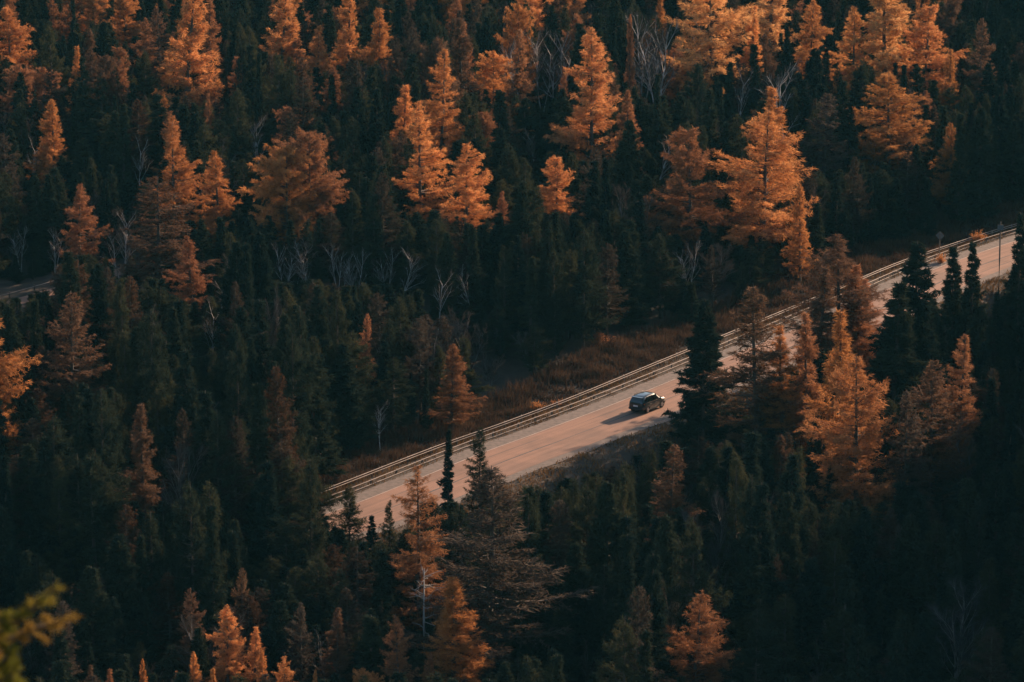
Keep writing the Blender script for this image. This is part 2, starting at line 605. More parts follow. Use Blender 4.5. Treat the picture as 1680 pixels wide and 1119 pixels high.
def conifer(seed, H=18.0, Rm=3.0, cb=0.22, power=0.8, belly=0.12, dens=1.0, gap=0.42, lift=0.15, droop=0.1,
            tuft=(0.29, 0.042), tufts_per_m=46, lobes=0.35, lop=0.18, vj=0.05, tzj=0.22, dead=0.0, top_round=0.0, per=4, twig_len=0.42):
    """returns trunk (with limbs) and crown arrays"""
    rng = np.random.default_rng(seed)
    wood = Wood()
    npt = 9
    bend = rng.normal(size=2) * 0.012 * H
    tz = np.linspace(0, 1, npt)
    tp = [np.array([bend[0] * math.sin(z * 2.4) * z, bend[1] * math.sin(z * 2.0) * z, z * H * 0.985]) for z in tz]
    r0 = 0.012 * H
    wood.trunk(tp, [r0 * (1 - z) ** 0.85 + 0.015 for z in tz])
    axis = lambda z: np.array([bend[0] * math.sin(z * 2.4) * z, bend[1] * math.sin(z * 2.0) * z, z * H * 0.985])
    ph = rng.uniform(0, 6.28, 6)
    P, D = [], []
    z = cb * H
    while z < H * 0.985:
        t = (z - cb * H) / (H * (1 - cb))
        prof = (1 - t) ** power
        prof *= sst(-0.02, belly + 0.001, t) * 0.55 + 0.45
        if top_round:
            prof = max(prof, 0) ** (1 - top_round) * (1 if t < 0.9 else (1 - t) / 0.1)
        for b in range(per + (rng.random() < 0.4)):
            az = rng.uniform(0, 2 * math.pi)
            lob = 1 + lobes * (0.6 * math.sin(az * 2 + ph[0] + z * 0.55) + 0.5 * math.sin(az + ph[1] - z * 0.9) + 0.4 * math.sin(z * 1.7 + ph[2])) + lop * math.cos(az - ph[3])
            ln = Rm * prof * max(0.2, lob) * rng.uniform(0.62, 1.12)
            if rng.random() < 0.06:
                ln *= 1.28
            ln = max(ln, 0.16)
            base = axis(min(z + rng.normal() * gap * 0.25, H * 0.98) / H)
            out = np.array([math.cos(az), math.sin(az), 0.0])
            side = np.array([-out[1], out[0], 0.0])
            el0 = lift + rng.normal() * 0.10 + 0.75 * max(0, t - 0.55)
            # path: leaves at el0, sags, tip turns up
            ns = 4
            pts = [base]
            for k in range(1, ns + 1):
                s = k / ns
                zz = ln * (el0 * s - droop * math.sin(s * math.pi * 0.9) * 1.0 + 0.12 * s * s * (1 if lift < 0.3 else 0))
                pts.append(base + out * ln * s + side * ln * 0.08 * math.sin(s * 3 + az) + np.array([0, 0, zz]))
            rb = 0.006 * H * (0.25 + 0.75 * (1 - t)) * (ln / (Rm + 0.1)) + 0.008
            for k in range(ns):
                wood.stick(pts[k], pts[k + 1], rb * (1 - k / ns) + 0.004, rb * (1 - (k + 1) / ns) + 0.004)
            if rng.random() < dead:
                continue
            # foliage along the bough: leading shoot and side twigs
            m = int(ln * tufts_per_m * dens * 0.4) + 5
            s = rng.uniform(0.18, 1.0, m)
            pa = np.array(pts)
            k = np.minimum((s * ns).astype(int), ns - 1)
            fr = (s * ns - k)[:, None]
            pp = pa[k] * (1 - fr) + pa[k + 1] * fr
            dd = pa[k + 1] - pa[k]
            dd /= np.linalg.norm(dd, axis=1)[:, None] + 1e-9
            P.append(pp + rng.normal(size=pp.shape) * 0.05); D.append(dd)
            ntw = int(ln / 0.26) + 1
            for q in range(ntw):
                s = 0.2 + 0.8 * (q + rng.random() * 0.8) / ntw
                s = min(s, 0.99)
                k = min(int(s * ns), ns - 1); fr = s * ns - k
                o = pa[k] * (1 - fr) + pa[k + 1] * fr
                sg = 1 if q % 2 else -1
                tl = twig_len * ln * (1.08 - s) ** 0.6 * rng.uniform(0.5, 1.15) + 0.12
                tl = min(tl, 1.25)
                td = out * 0.75 + side * sg * rng.uniform(0.5, 1.0) + np.array([0, 0, rng.normal() * tzj - 0.06 + 0.1 * lift])
                td /= np.linalg.norm(td)
                m = int(tl * tufts_per_m * dens) + 3
                u = rng.uniform(0.05, 1.0, m)[:, None]
                pp = o + td * tl * u + np.array([0, 0, -0.1]) * (u ** 2) * tl
                P.append(pp + rng.normal(size=pp.shape) * np.array([0.05, 0.05, vj])); D.append(np.repeat(td[None], m, 0))
        z += gap * rng.uniform(0.7, 1.3) * (0.55 + 0.45 * (1 - t))
    P, D = np.concatenate(P), np.concatenate(D)
    V = tri_tufts(P, D, tuft[0], tuft[1], 0.5 + vj * 2, rng)
    F = np.arange(len(V)).reshape(-1, 3)
    wv, wf = wood.arrays()
    return wv, wf, V, F


def birch(seed, H=12.0, stems=2, spread=0.22, twigs=1.0):
    rng = np.random.default_rng(seed)
    wood = Wood()
    tw = []

    def grow(p, d, ln, r, depth):
        nseg = 4 if depth == 0 else 3
        q = p
        dirs = []
        for k in range(nseg):
            d2 = d + rng.normal(size=3) * 0.10 + np.array([0, 0, 0.06])
            d2 /= np.linalg.norm(d2)
            e = q + d2 * ln / nseg
            ra, rb_ = r * (1 - 0.6 * k / nseg), r * (1 - 0.6 * (k + 1) / nseg)
            if depth == 0:
                wood.trunk([q, e], [ra, rb_], 5)
            else:
                wood.stick(q, e, ra, rb_)
            dirs.append((q, e, d2))
            q, d = e, d2
        if depth >= 2:
            m = int(26 * twigs)
            s = rng.uniform(0.1, 1, m)[:, None]
            tw.append((p + (q - p) * s, np.repeat(d[None], m, 0)))
            return
        nb = [11, 6][depth]
        for b in range(nb):
            s = rng.uniform(0.35 if depth == 0 else 0.25, 1.0)
            k = min(int(s * nseg), nseg - 1)
            a, e, dd = dirs[k]
            o = a + (e - a) * (s * nseg - k)
            lat = rng.normal(size=3); lat -= lat.dot(dd) * dd; lat /= np.linalg.norm(lat)
            nd = dd * 0.85 + lat * rng.uniform(0.35, 0.75)
            nd /= np.linalg.norm(nd)
            grow(o, nd, ln * rng.uniform(0.25, 0.42) * (1.25 - s * 0.5), r * 0.42, depth + 1)
        tw.append((q[None], d[None]))

    for s in range(stems):
        a = rng.uniform(0, 6.28)
        d = np.array([math.cos(a) * spread, math.sin(a) * spread, 1.0])
        d /= np.linalg.norm(d)
        grow(np.array([0.12 * math.cos(a), 0.12 * math.sin(a), 0.0]), d, H * rng.uniform(0.8, 1.0) * 0.93, 0.0085 * H, 0)
    P = np.concatenate([a for a, b in tw]); D = np.concatenate([b for a, b in tw])
    V = tri_tufts(P, D, 0.6, 0.022, 0.45, rng)
    F = np.arange(len(V)).reshape(-1, 3)
    wv, wf = wood.arrays()
    return wv, wf, V, F


class Proto:
    def __init__(self, kind, arrays, wood_mat, leaf_mat):
        wv, wf, V, F = arrays
        self.kind = kind
        self.H = float(max(wv[:, 2].max(), V[:, 2].max()))
        rr = np.hypot(V[:, 0], V[:, 1])
        self.R = float(np.percentile(rr, 97))
        self.trunk = np_mesh('trunk', wv, wf, [wood_mat])
        self.crown = np_mesh('crown', V, F, [leaf_mat])
        self.arr = arrays
        self.mats = (wood_mat, leaf_mat)
        self.joined = None

    def join(self):
        if self.joined is None:
            wv, wf, V, F = self.arr
            me = np_mesh('tree', np.concatenate([wv, V]), np.concatenate([wf, F + len(wv)]), list(self.mats),
                         np.concatenate([np.zeros(len(wf), int), np.ones(len(F), int)]))
            self.joined = bpy.data.objects.new('forest_tree', me)
        return self.joined


PROTO = {}
LK = dict(wood_mat=M['bark'], leaf_mat=M['larch'])
LF = dict(vj=0.10, tzj=0.4, lift=0.2, droop=0.06)
PROTO['larch'] = [
    Proto('larch', conifer(1, 20, 2.6, 0.12, 0.75, lobes=0.3, **LF), **LK),
    Proto('larch', conifer(2, 20, 3.4, 0.14, 0.7, 0.18, lobes=0.42, gap=0.5, lop=0.25, **LF), **LK),
    Proto('larch', conifer(3, 20, 3.2, 0.1, 0.8, 0.1, lobes=0.36, **LF), **LK),
    Proto('larch', conifer(4, 18, 4.2, 0.15, 0.62, 0.2, lobes=0.45, gap=0.52, **LF), **LK),
    Proto('larch', conifer(5, 15, 4.4, 0.2, 0.5, 0.25, lobes=0.4, top_round=0.25, lift=0.3, droop=0.04, gap=0.46, vj=0.1, tzj=0.4), **LK),
    Proto('larch', conifer(6, 16, 1.9, 0.15, 0.8, lobes=0.25, **LF), **LK),
    Proto('larch', conifer(11, 20, 2.9, 0.16, 0.7, lobes=0.5, lop=0.35, gap=0.55, dens=0.85, **LF), **LK),
    Proto('larch', conifer(12, 18, 3.8, 0.12, 0.68, 0.15, lobes=0.5, gap=0.55, lop=0.3, dens=0.85, **LF), **LK),
    Proto('larch', conifer(13, 17, 2.4, 0.1, 0.9, lobes=0.35, lop=0.1, **LF), **LK),
    Proto('larch', conifer(14, 16, 4.0, 0.2, 0.55, 0.2, lobes=0.5, top_round=0.15, lop=0.3, gap=0.5, **LF), **LK),
]
# nearly bare larch: thin needles
PROTO['thin_larch'] = [
    Proto('larch', conifer(7, 20, 4.0, 0.2, 0.65, 0.2, dens=0.5, lobes=0.4, gap=0.5, tuft=(0.28, 0.06)), **LK),
    Proto('larch', conifer(8, 18, 3.2, 0.2, 0.75, 0.15, dens=0.45, lobes=0.35, tuft=(0.28, 0.06)), **LK),
]
SK = dict(wood_mat=M['bark'], leaf_mat=M['spruce'])
SA = dict(lift=-0.05, droop=0.14, tuft=(0.27, 0.085), power=0.88, belly=0.05, dens=1.4, per=5)
PROTO['spruce'] = [
    Proto('spruce', conifer(21, 12, 2.0, 0.05, gap=0.36, lobes=0.2, **SA), **SK),
    Proto('spruce', conifer(22, 12, 1.5, 0.06, gap=0.36, lobes=0.25, **SA), **SK),
    Proto('spruce', conifer(23, 12, 2.4, 0.05, gap=0.38, lobes=0.28, **SA), **SK),
    Proto('spruce', conifer(24, 12, 1.0, 0.08, gap=0.34, lobes=0.3, **SA), **SK),
    Proto('spruce', conifer(25, 12, 2.5, 0.05, gap=0.36, lobes=0.1, lop=0.0, **{**SA, 'power': 0.72}), **SK),
]
CKW = dict(wood_mat=M['bark'], leaf_mat=M['cedar'])
PROTO['cedar'] = [
    Proto('cedar', conifer(31, 11, 2.1, 0.08, gap=0.4, lobes=0.35, lift=0.35, droop=0.05, power=0.8, lop=0.25, vj=0.08, tzj=0.4), **CKW),
    Proto('cedar', conifer(32, 11, 2.6, 0.12, gap=0.42, lobes=0.4, lift=0.3, droop=0.08, power=0.75, lop=0.25, vj=0.08, tzj=0.4), **CKW),
]
BK = dict(wood_mat=M['birch'], leaf_mat=M['twig'])
PROTO['birch'] = [
    Proto('birch', birch(41, 12, 2), **BK),
    Proto('birch', birch(42, 12, 3, 0.28), **BK),
    Proto('birch', birch(43, 12, 1, 0.05), **BK),
]


TK_ = dict(wood_mat=M['grey_bark'], leaf_mat=M['twig'])
PROTO['thicket'] = [Proto('thicket', birch(44, 11, 3, 0.2, 1.6), **TK_), Proto('thicket', birch(45, 11, 4, 0.25, 1.6), **TK_), Proto('thicket', birch(46, 12, 2, 0.12, 1.6), **TK_)]


def place_tree(name, proto, loc, H, Rr, label, cat, group=None, color=None, rz=None, lean=(0, 0)):
    e = bpy.data.objects.new(name, None)
    e.empty_display_size = 0.5
    e.location = loc
    e.rotation_euler = (lean[0], lean[1], random.uniform(0, 6.28) if rz is None else rz)
    s = Rr / proto.R
    e.scale = (s, s, H / proto.H)
    COL.objects.link(e)
    tag(e, label, cat, group)
    t = bpy.data.objects.new('trunk', proto.trunk)
    link(t, e)
    c = bpy.data.objects.new('crown', proto.crown)
    if color:
        c.color = (*color, 1)
    link(c, e)
    return e


# ------------------------------------------------------------------ the trees one can pick out in the photograph
BR = (0.68, 0.32, 0.12)      # bright orange needles
OR = (0.53, 0.24, 0.085)       # orange
RU = (0.36, 0.17, 0.085)        # russet
BN = (0.16, 0.095, 0.06)       # brown, half bare
GY = (0.105, 0.083, 0.064)      # grey brown
YL = (0.78, 0.43, 0.17)       # yellow orange
# tip x, tip y, base y, crown width, lower edge of the visible crown, colour, prototype kind, lit?, label
HERO = [
 (20, 5, 190, 78, 112, OR, 'larch', 1, 'orange larch at the top left corner, its crown cut by the left edge'),
 (115, -62, 130, 55, 48, RU, 'larch', 1, 'russet larch cut by the top edge, leftmost of the top left row'),
 (160, -72, 130, 60, 52, OR, 'larch', 1, 'orange larch cut by the top edge, second of the top left row'),
 (208, -60, 120, 55, 45, OR, 'larch', 1, 'orange larch cut by the top edge, third of the top left row'),
 (213, 44, 108, 17, 76, BR, 'larch', 1, 'tiny bright orange larch sapling below the top left row of larches'),
 (302, -70, 245, 82, 168, BR, 'larch', 1, 'tall bright orange larch cut by the top edge, lit on its right side'),
 (345, -2, 200, 62, 102, RU, 'larch', 1, 'dull russet larch close against the right of the tall bright one'),
 (266, 12, 210, 60, 100, BN, 'thin_larch', 0, 'grey brown half bare larch left of the tall bright one'),
 (460, -45, 190, 74, 92, BR, 'larch', 1, 'bright orange larch cut by the top edge above the slender dark spires'),
 (521, 40, 200, 52, 114, BR, 'larch', 1, 'small bright orange larch between two taller ones at the top'),
 (570, -35, 190, 50, 100, BR, 'larch', 1, 'narrow bright orange larch cut by the top edge left of centre'),
 (616, 10, 215, 68, 108, OR, 'larch', 1, 'orange larch with a long bare trunk left of top centre'),
 (90, 160, 330, 58, 268, OR, 'cone', 1, 'lone cone shaped orange larch among dark spruces at far left'),
 (286, 190, 425, 84, 378, OR, 'larch', 1, 'tall orange larch with twin tops standing left of a shorter one'),
 (362, 245, 428, 76, 372, OR, 'larch', 1, 'shorter orange larch touching the right of the twin topped one'),
 (472, 235, 440, 95, 372, OR, 'round', 1, 'broad rounded orange larch, left half of the wide pair'),
 (510, 210, 430, 90, 360, RU, 'round', 1, 'broad rounded russet larch, right half of the wide pair'),
 (346, 150, 300, 20, 200, RU, 'larch', 1, 'thin russet larch sapling above the twin topped larch'),
 (130, 300, 482, 74, 430, RU, 'larch', 1, 'russet larch with bare gaps above the short stretch of far road'),
 (262, 288, 520, 130, 470, BN, 'thin_larch', 0, 'wide brown half bare larch left of the twin topped one'),
 (318, 385, 545, 66, 500, RU, 'larch', 1, 'low russet larch lit on its right edge below the twin topped one'),
 (660, 135, 330, 48, 220, BR, 'larch', 1, 'narrow orange larch with its left half shaded, beside a long layered one'),
 (690, 165, 402, 84, 362, BR, 'larch', 1, 'long layered bright orange larch just left of top centre'),
 (722, 75, 330, 90, 230, OR, 'larch', 1, 'broad orange larch behind the long layered one'),
 (766, 230, 412, 78, 372, BR, 'larch', 1, 'layered orange larch right of the long one, lower down'),
 (809, 82, 240, 60, 165, BR, 'round', 1, 'rounded bright orange crown above the dark spires at top centre'),
 (838, 45, 250, 54, 160, RU, 'thin_larch', 0, 'faded russet larch behind the rounded bright crown'),
 (970, 45, 310, 98, 262, BR, 'layered', 1, 'tall isolated orange larch with wide lower boughs at top centre'),
 (912, 252, 402, 66, 362, BR, 'larch', 1, 'small bright orange larch below the tall isolated one'),
 (820, 312, 412, 32, 366, RU, 'larch', 1, 'young russet larch between the layered one and the small bright one'),
 (1032, 22, 240, 24, 132, RU, 'larch', 1, 'very slim russet larch right of the tall isolated one'),
 (926, 108, 260, 26, 150, RU, 'larch', 1, 'little russet larch at the left shoulder of the tall isolated one'),
 (870, -60, 110, 70, 12, BR, 'larch', 1, 'orange larch at top centre with only its lowest boughs in frame'),
 (770, -75, 100, 80, 8, OR, 'larch', 1, 'orange larch left of top centre showing only its lowest fringe'),
 (935, -62, 108, 50, 12, BR, 'larch', 1, 'narrow orange larch hanging just into the top edge at centre'),
 (1165, -78, 200, 118, 114, YL, 'layered', 1, 'golden orange spreading larch cut by the top edge right of centre'),
 (1226, 8, 190, 36, 76, BR, 'larch', 1, 'slim bright larch at the right side of the golden spreading one'),
 (1262, -110, 150, 74, 58, YL, 'larch', 1, 'brightest golden larch cut by the top edge'),
 (1325, -4, 190, 74, 82, OR, 'larch', 1, 'orange larch right of the brightest golden one'),
 (1398, 8, 205, 76, 92, BR, 'larch', 1, 'orange larch on the left of the top right cluster'),
 (1450, -70, 205, 96, 92, YL, 'larch', 1, 'large golden orange larch in the middle of the top right cluster'),
 (1512, 2, 215, 96, 115, BR, 'larch', 1, 'orange larch on the right of the top right cluster'),
 (1556, 80, 230, 30, 140, OR, 'larch', 1, 'small orange larch under the right end of the top right cluster'),
 (1604, 28, 230, 52, 112, BN, 'thin_larch', 0, 'dim olive brown larch near the top right corner'),
 (1457, 115, 310, 112, 250, OR, 'layered', 1, 'broad deep orange larch below the top right cluster'),
 (1350, 150, 340, 84, 290, GY, 'thin_larch', 0, 'grey leafless larch between two orange ones at right'),
 (1268, 140, 400, 58, 260, OR, 'larch', 1, 'orange larch peeking up behind the biggest one at right'),
 (1247, 176, 440, 138, 402, BR, 'layered', 1, 'biggest bright orange larch right of centre, above the road'),
 (1135, 204, 450, 112, 390, RU, 'layered', 1, 'dull orange larch left of the biggest bright one'),
 (1312, 300, 470, 40, 420, OR, 'larch', 1, 'small orange larch at the lower right foot of the biggest one'),
 (1335, 432, 670, 92, 560, BN, 'cone', 1, 'brown pointed larch left of the tall brown one across the road'),
 (1404, 432, 660, 88, 560, RU, 'cone', 1, 'russet larch overlapping the right of the tall brown one across the road'),
 (1375, 378, 640, 140, 540, BN, 'layered', 1, 'tall brown larch standing across the road near the right'),
 (1416, 455, 640, 74, 545, RU, 'thin_larch', 1, 'thin russet larch in front of the road, right of the tall brown one'),
 (1243, 468, 800, 136, 720, BN, 'thin_larch', 0, 'sparse see-through larch in front of the road, right of the dark spruce'),
 (1285, 528, 800, 62, 640, OR, 'larch', 1, 'narrow orange larch just right of the sparse see-through one'),
 (1320, 514, 800, 56, 650, RU, 'larch', 1, 'narrow russet larch between two orange ones below the road'),
 (1365, 498, 860, 104, 700, OR, 'larch', 1, 'pointed orange larch tallest of the group below the road'),
 (1405, 578, 915, 138, 828, (0.45, 0.205, 0.085), 'layered', 1, 'large orange larch with drooping boughs at front of the right group'),
 (1480, 640, 900, 74, 770, GY, 'thin_larch', 0, 'dark grey brown larch right of the large drooping one'),
 (1567, 544, 800, 92, 690, RU, 'layered', 1, 'russet larch standing alone against the dark right side'),
 (1524, 590, 860, 116, 800, BN, 'thin_larch', 0, 'dim brown larch left of the lone russet one at right'),
 (740, 563, 712, 60, 700, (0.3, 0.145, 0.07), 'cone', 1, 'russet larch rising behind the guardrail left of the car'),
 (238, 660, 905, 70, 838, BN, 'cone', 1, 'slim russet larch lit down its right side in the dark left forest'),
 (-14, 470, 800, 130, 665, OR, 'layered', 1, 'large orange larch half cut by the left edge, below the far road'),
 (120, 478, 760, 108, 640, BN, 'thin_larch', 0, 'dim brown larch beside the large one at the left edge'),
 (598, 514, 690, 34, 560, RU, 'thin_larch', 1, 'small rusty topped larch in the dark forest left of centre'),
 (690, 762, 1080, 118, 1000, RU, 'layered', 1, 'tall russet larch with bare pale lower limbs in front of the road'),
 (745, 944, 1210, 106, 1119, OR, 'cone', 1, 'full orange larch at the bottom edge left of centre'),
 (658, 1008, 1230, 76, 1119, RU, 'larch', 1, 'dull russet larch at the bottom edge beside the full orange one'),
 (800, 765, 1160, 200, 1090, GY, 'thin_larch', 0, 'wide grey brown larch in the dark hollow under the road'),
 (1092, 728, 960, 88, 850, BN, 'thin_larch', 1, 'brown larch on the dark bank below the car'),
 (1130, 968, 1230, 112, 1119, RU, 'larch', 1, 'orange larch at the bottom edge right of centre'),
 (375, 994, 1190, 76, 1119, BR, 'larch', 1, 'tallest orange larch of the bottom left group'),
 (417, 1028, 1200, 52, 1119, BR, 'larch', 1, 'slim orange larch second tallest of the bottom left group'),
 (322, 1066, 1230, 34, 1119, BR, 'larch', 1, 'little orange larch at left of the bottom left group'),
 (465, 1076, 1240, 60, 1119, BR, 'larch', 1, 'bright orange larch tip right of the bottom left group'),
 (292, 1098, 1250, 26, 1119, RU, 'cone', 1, 'tiny russet larch tip left of the bottom left group'),
 (436, 1062, 1235, 34, 1119, OR, 'cone', 1, 'small orange larch tip inside the bottom left group'),
 (700, 1070, 1240, 40, 1119, RU, 'cone', 1, 'russet larch tip between two larger ones at the bottom edge'),
 (355, 1094, 1250, 26, 1119, OR, 'larch', 1, 'low orange larch tip in front of the bottom left group'),
 (496, 984, 1180, 50, 1119, GY, 'thin_larch', 0, 'grey brown larch between the bottom left group and a russet one'),
 (553, 998, 1190, 56, 1119, BN, 'larch', 0, 'dull brown larch at the bottom, left of the full orange one'),
 (235, 1079, 1230, 24, 1119, OR, 'larch', 1, 'single small orange larch tip alone at bottom left'),
 (180, 1096, 1240, 28, 1119, RU, 'larch', 1, 'rounded russet larch tip at the bottom edge far left'),
 (146, 1090, 1235, 26, 1119, BN, 'larch', 1, 'dim brown larch tip left of the rounded russet one'),
 (32, 1084, 1235, 34, 1119, BN, 'larch', 0, 'dark brown larch tip in the bottom left corner'),
 (598, 1094, 1250, 54, 1119, OR, 'round', 1, 'low rounded orange larch at the bottom edge'),
 (514, 1099, 1250, 24, 1119, OR, 'larch', 1, 'tiny orange larch tip at the bottom edge beside the bright one'),
 (400, 932, 1120, 46, 985, BN, 'thin_larch', 1, 'small rusty larch top above the bottom left group'),
 (318, 962, 1150, 50, 1010, BN, 'thin_larch', 1, 'twiggy brown larch top left of the small rusty one'),
 (30, 380, 520, 10, 470, BN, 'thin_larch', 0, 'thin brown larch sapling left of the far road'),
]
HERO = [h for h in HERO if h[3] > 11]
PICK = {'round': [4, 9], 'layered': [1, 3, 7, 6], 'cone': [8, 0]}


def pick_proto(kind, aspect):
    if kind in PICK:
        c = [PROTO['larch'][i] for i in PICK[kind]]
    else:
        c = PROTO[kind]
    c = sorted(c, key=lambda p: abs(p.R / p.H - aspect))
    return random.choice(c[:2])


TREES = []      # x, y, px, tip py, crown bottom py, half width px, depth  : clear view wanted
LIT = []        # sun lanes: point, radius
TAKEN = []      # ground positions used


def tip_height(g, px, tip_py):
    """height of a vertical tree on ground point g whose tip shows at tip_py"""
    lo, hi = 0.5, 45.0
    for _ in range(40):
        m = (lo + hi) / 2
        if project((g[0], g[1], g[2] + m))[1] > tip_py:
            lo = m
        else:
            hi = m
    return (lo + hi) / 2


for (tx, ty, by, cw, cbm, colr, kind, lit, label) in HERO:
    g = ground_hit(tx, by)
    H = tip_height(g, tx, ty)
    f = project(g)[2]
    Rr = cw / 2 / K * f
    pr = pick_proto(kind, Rr / H)
    jb = random.uniform(0.9, 1.1); jit = [c * jb * random.uniform(0.97, 1.03) for c in colr]
    place_tree('larch_tree', pr, g, H, Rr * 1.28, label, 'tree', 'autumn larches', jit, lean=(random.gauss(0, 0.022), random.gauss(0, 0.022)))
    TAKEN.append((g[0], g[1], 1.6))
    TREES.append((tx, ty, min(cbm, 1119), cw / 2, f))
    if lit:
        # lowest sunlit point of the crown
        zc = tip_height(g, tx, ty + (min(cbm, 1119) - ty) * 0.8)
        LIT.append((g[0], g[1], g[2] + zc, Rr * 0.7))

# dark conifers that stand out
SPR = [
 (1153, 488, 752, 104, 735, 'spruce', 4, 'dark spruce standing in front of the road beside the car'),
 (735, 703, 870, 28, 830, 'spruce', 3, 'black column shaped spruce in front of the guardrails'),
 (787, 698, 860, 72, 820, 'cedar', 0, 'dark green bushy conifer between the black column and open road'),
 (640, 818, 930, 48, 880, 'cedar', 0, 'small dark conifer against the road left of the tall russet larch'),
 (612, 846, 940, 40, 900, 'spruce', 1, 'small pointed black spruce at the left end of the visible road'),
 (574, 793, 930, 64, 880, 'cedar', 1, 'dark rounded conifer at the left end of the visible road'),
 (1500, 394, 700, 150, 660, 'spruce', 2, 'wide black spruce hiding the road below the diamond sign'),
 (1464, 460, 720, 116, 660, 'spruce', 0, 'black spruce left of the wide one that hides the road'),
 (1562, 402, 640, 72, 520, 'spruce', 0, 'slim black spruce right of the wide one, road behind it'),
 (1592, 396, 640, 64, 520, 'spruce', 0, 'slim black spruce just left of the roadside pole'),
 (1668, 348, 620, 62, 600, 'spruce', 0, 'black spruce at the right edge in front of the road'),
 (427, 84, 290, 22, 240, 'spruce', 3, 'needle thin dark spire with bare lower trunk at upper left'),
 (1077, 120, 300, 26, 260, 'spruce', 3, 'slender green spire right of the tall isolated larch'),
 (124, -30, 160, 16, 60, 'spruce', 3, 'black spire among the orange larches of the top left row'),
 (548, 120, 280, 30, 200, 'spruce', 3, 'green spire between two orange larches left of top centre'),
 (1290, 40, 240, 26, 150, 'spruce', 3, 'black spire between golden larches at the top right'),
]
for (tx, ty, by, cw, cbm, kind, k, label) in SPR:
    g = ground_hit(tx, by)
    H = tip_height(g, tx, ty)
    f = project(g)[2]
    place_tree('spruce_tree' if kind == 'spruce' else 'cedar_tree', PROTO[kind][k], g, H, cw / 2 / K * f * 1.05, label, 'tree')
    TAKEN.append((g[0], g[1], 1.6))
    TREES.append((tx, ty, cbm, cw / 2, f))

# pale bare birches
BIR = [
 (466, 392, 500, 1, 'bare grey birch clump left of the forking pale birch'),
 (508, 388, 505, 0, 'bare birch between the forking pale birch and the clump'),
 (585, 402, 508, 1, 'bare grey birch clump under dark conifers left of the grey thicket'),
 (655, 398, 512, 0, 'bare pale birch at the right of the grey thicket'),
 (862, 48, 215, 0, 'white bare birch left of the large white clump'),
 (915, 45, 205, 1, 'white bare birch clump against the tall isolated larch'),
 (1112, 25, 205, 0, 'grey bare birch left of the golden spreading larch'),
 (482, 385, 490, 0, 'pale bare birch forking in the shade under the wide larch pair'),
 (556, 392, 495, 1, 'pale bare birch clump right of the forking birch'),
 (634, 400, 500, 1, 'grey bare birch thicket in the dark forest left of centre'),
 (890, 35, 190, 1, 'large white bare birch clump behind the tall isolated larch'),
 (876, 205, 290, 0, 'pale forked bare birch left of the small bright larch'),
 (430, 185, 305, 0, 'white bare birch beneath the needle thin spire'),
 (1132, 385, 500, 1, 'pale birch stems under the dull orange larch'),
 (624, 655, 745, 0, 'small pale birch behind the left end of the guardrail'),
 (1441, 215, 310, 2, 'pale birch trunk in front of the broad deep orange larch'),
 (1072, 215, 335, 0, 'pale bare birch below the slender green spire'),
 (1085, 20, 220, 1, 'grey bare birch thicket at the top, right of centre'),
 (1050, 10, 200, 1, 'grey bare birch thicket behind the very slim russet larch'),
 (228, 215, 340, 2, 'single pale birch stem in the dark forest at upper left'),
 (50, 215, 330, 2, 'thin pale birch stem beside the lone cone shaped larch'),
 (340, 480, 620, 2, 'thin pale birch stem under the low russet larch'),
 (775, 935, 1120, 2, 'tall thin pale birch stem right of the full orange larch'),
 (1340, 1010, 1160, 2, 'broken pale birch stem in the dark bottom right'),
 (1560, 950, 1180, 0, 'faint bare birch in the dark bottom right corner'),
 (960, 1040, 1150, 2, 'small bare dead tree in the dark hollow at bottom centre'),
 (780, 430, 540, 0, 'thin bare birch in the dark forest above the guardrail'),
 (715, 430, 560, 2, 'thin pale birch stem left of the dark forest centre'),
 (1295, 95, 300, 0, 'bluish bare birch in shade below the golden larches'),
 (1210, 100, 230, 2, 'pale birch stem under the golden spreading larch'),
 (35, 365, 450, 1, 'grey bare thicket above the far road at left'),
 (200, 340, 470, 1, 'grey bare thicket between two russet larches at left'),
 (90, 370, 450, 1, 'grey leafless bush just above the far road'),
]
for (tx, ty, by, k, label) in BIR:
    g = ground_hit(tx, by)
    H = tip_height(g, tx, ty)
    bp = PROTO['thicket' if ty > 800 else 'birch'][k]
    place_tree('birch_tree', bp, g, H, bp.R * H / bp.H, label, 'tree', 'bare birches')
    TAKEN.append((g[0], g[1], 1.2))
    TREES.append((tx, ty + (by - ty) * 0.1, by - (by - ty) * 0.25, 20, project(g)[2]))

TREES.append((690, 915, 1035, 36, project(ground_hit(690, 1090))[2]))
# ------------------------------------------------------------------ the forest between them
# open views: x0, x1 as function of the line, from the brush strip down over the road
def lerp_line(pts, x):
    xs = [p[0] for p in pts]; ys = [p[1] for p in pts]
    return np.interp(x, xs, ys)


OPEN_TOP = [(560, 770), (700, 710), (790, 655), (900, 610), (1000, 560), (1110, 540), (1230, 520), (1290, 510), (1420, 450), (1470, 430), (1530, 400), (1600, 370), (1680, 345)]
OPEN_BOT = [(560, 830), (600, 850), (660, 832), (820, 786), (900, 790), (1000, 760), (1100, 715), (1200, 660), (1290, 590), (1430, 520), (1470, 505), (1600, 470), (1640, 455), (1680, 440)]
road_lit = []
for i in range(len(ROAD)):
    for o in (-3.0, 0.0, 3.0):
        q = ROAD[i] + ROAD_N[i] * o
        px, py, f = project((q[0], q[1], 0))
        if 880 < px < 1700 and f > 0 and 300 < py < 850:
            road_lit.append((q[0], q[1], 0.1, 0.6))
for a, b in ((870, 660), (960, 625), (1050, 590), (900, 770), (1000, 735)):
    g = ground_hit(a, b); road_lit.append((g[0], g[1], g[2] + 1.0, 0.5))

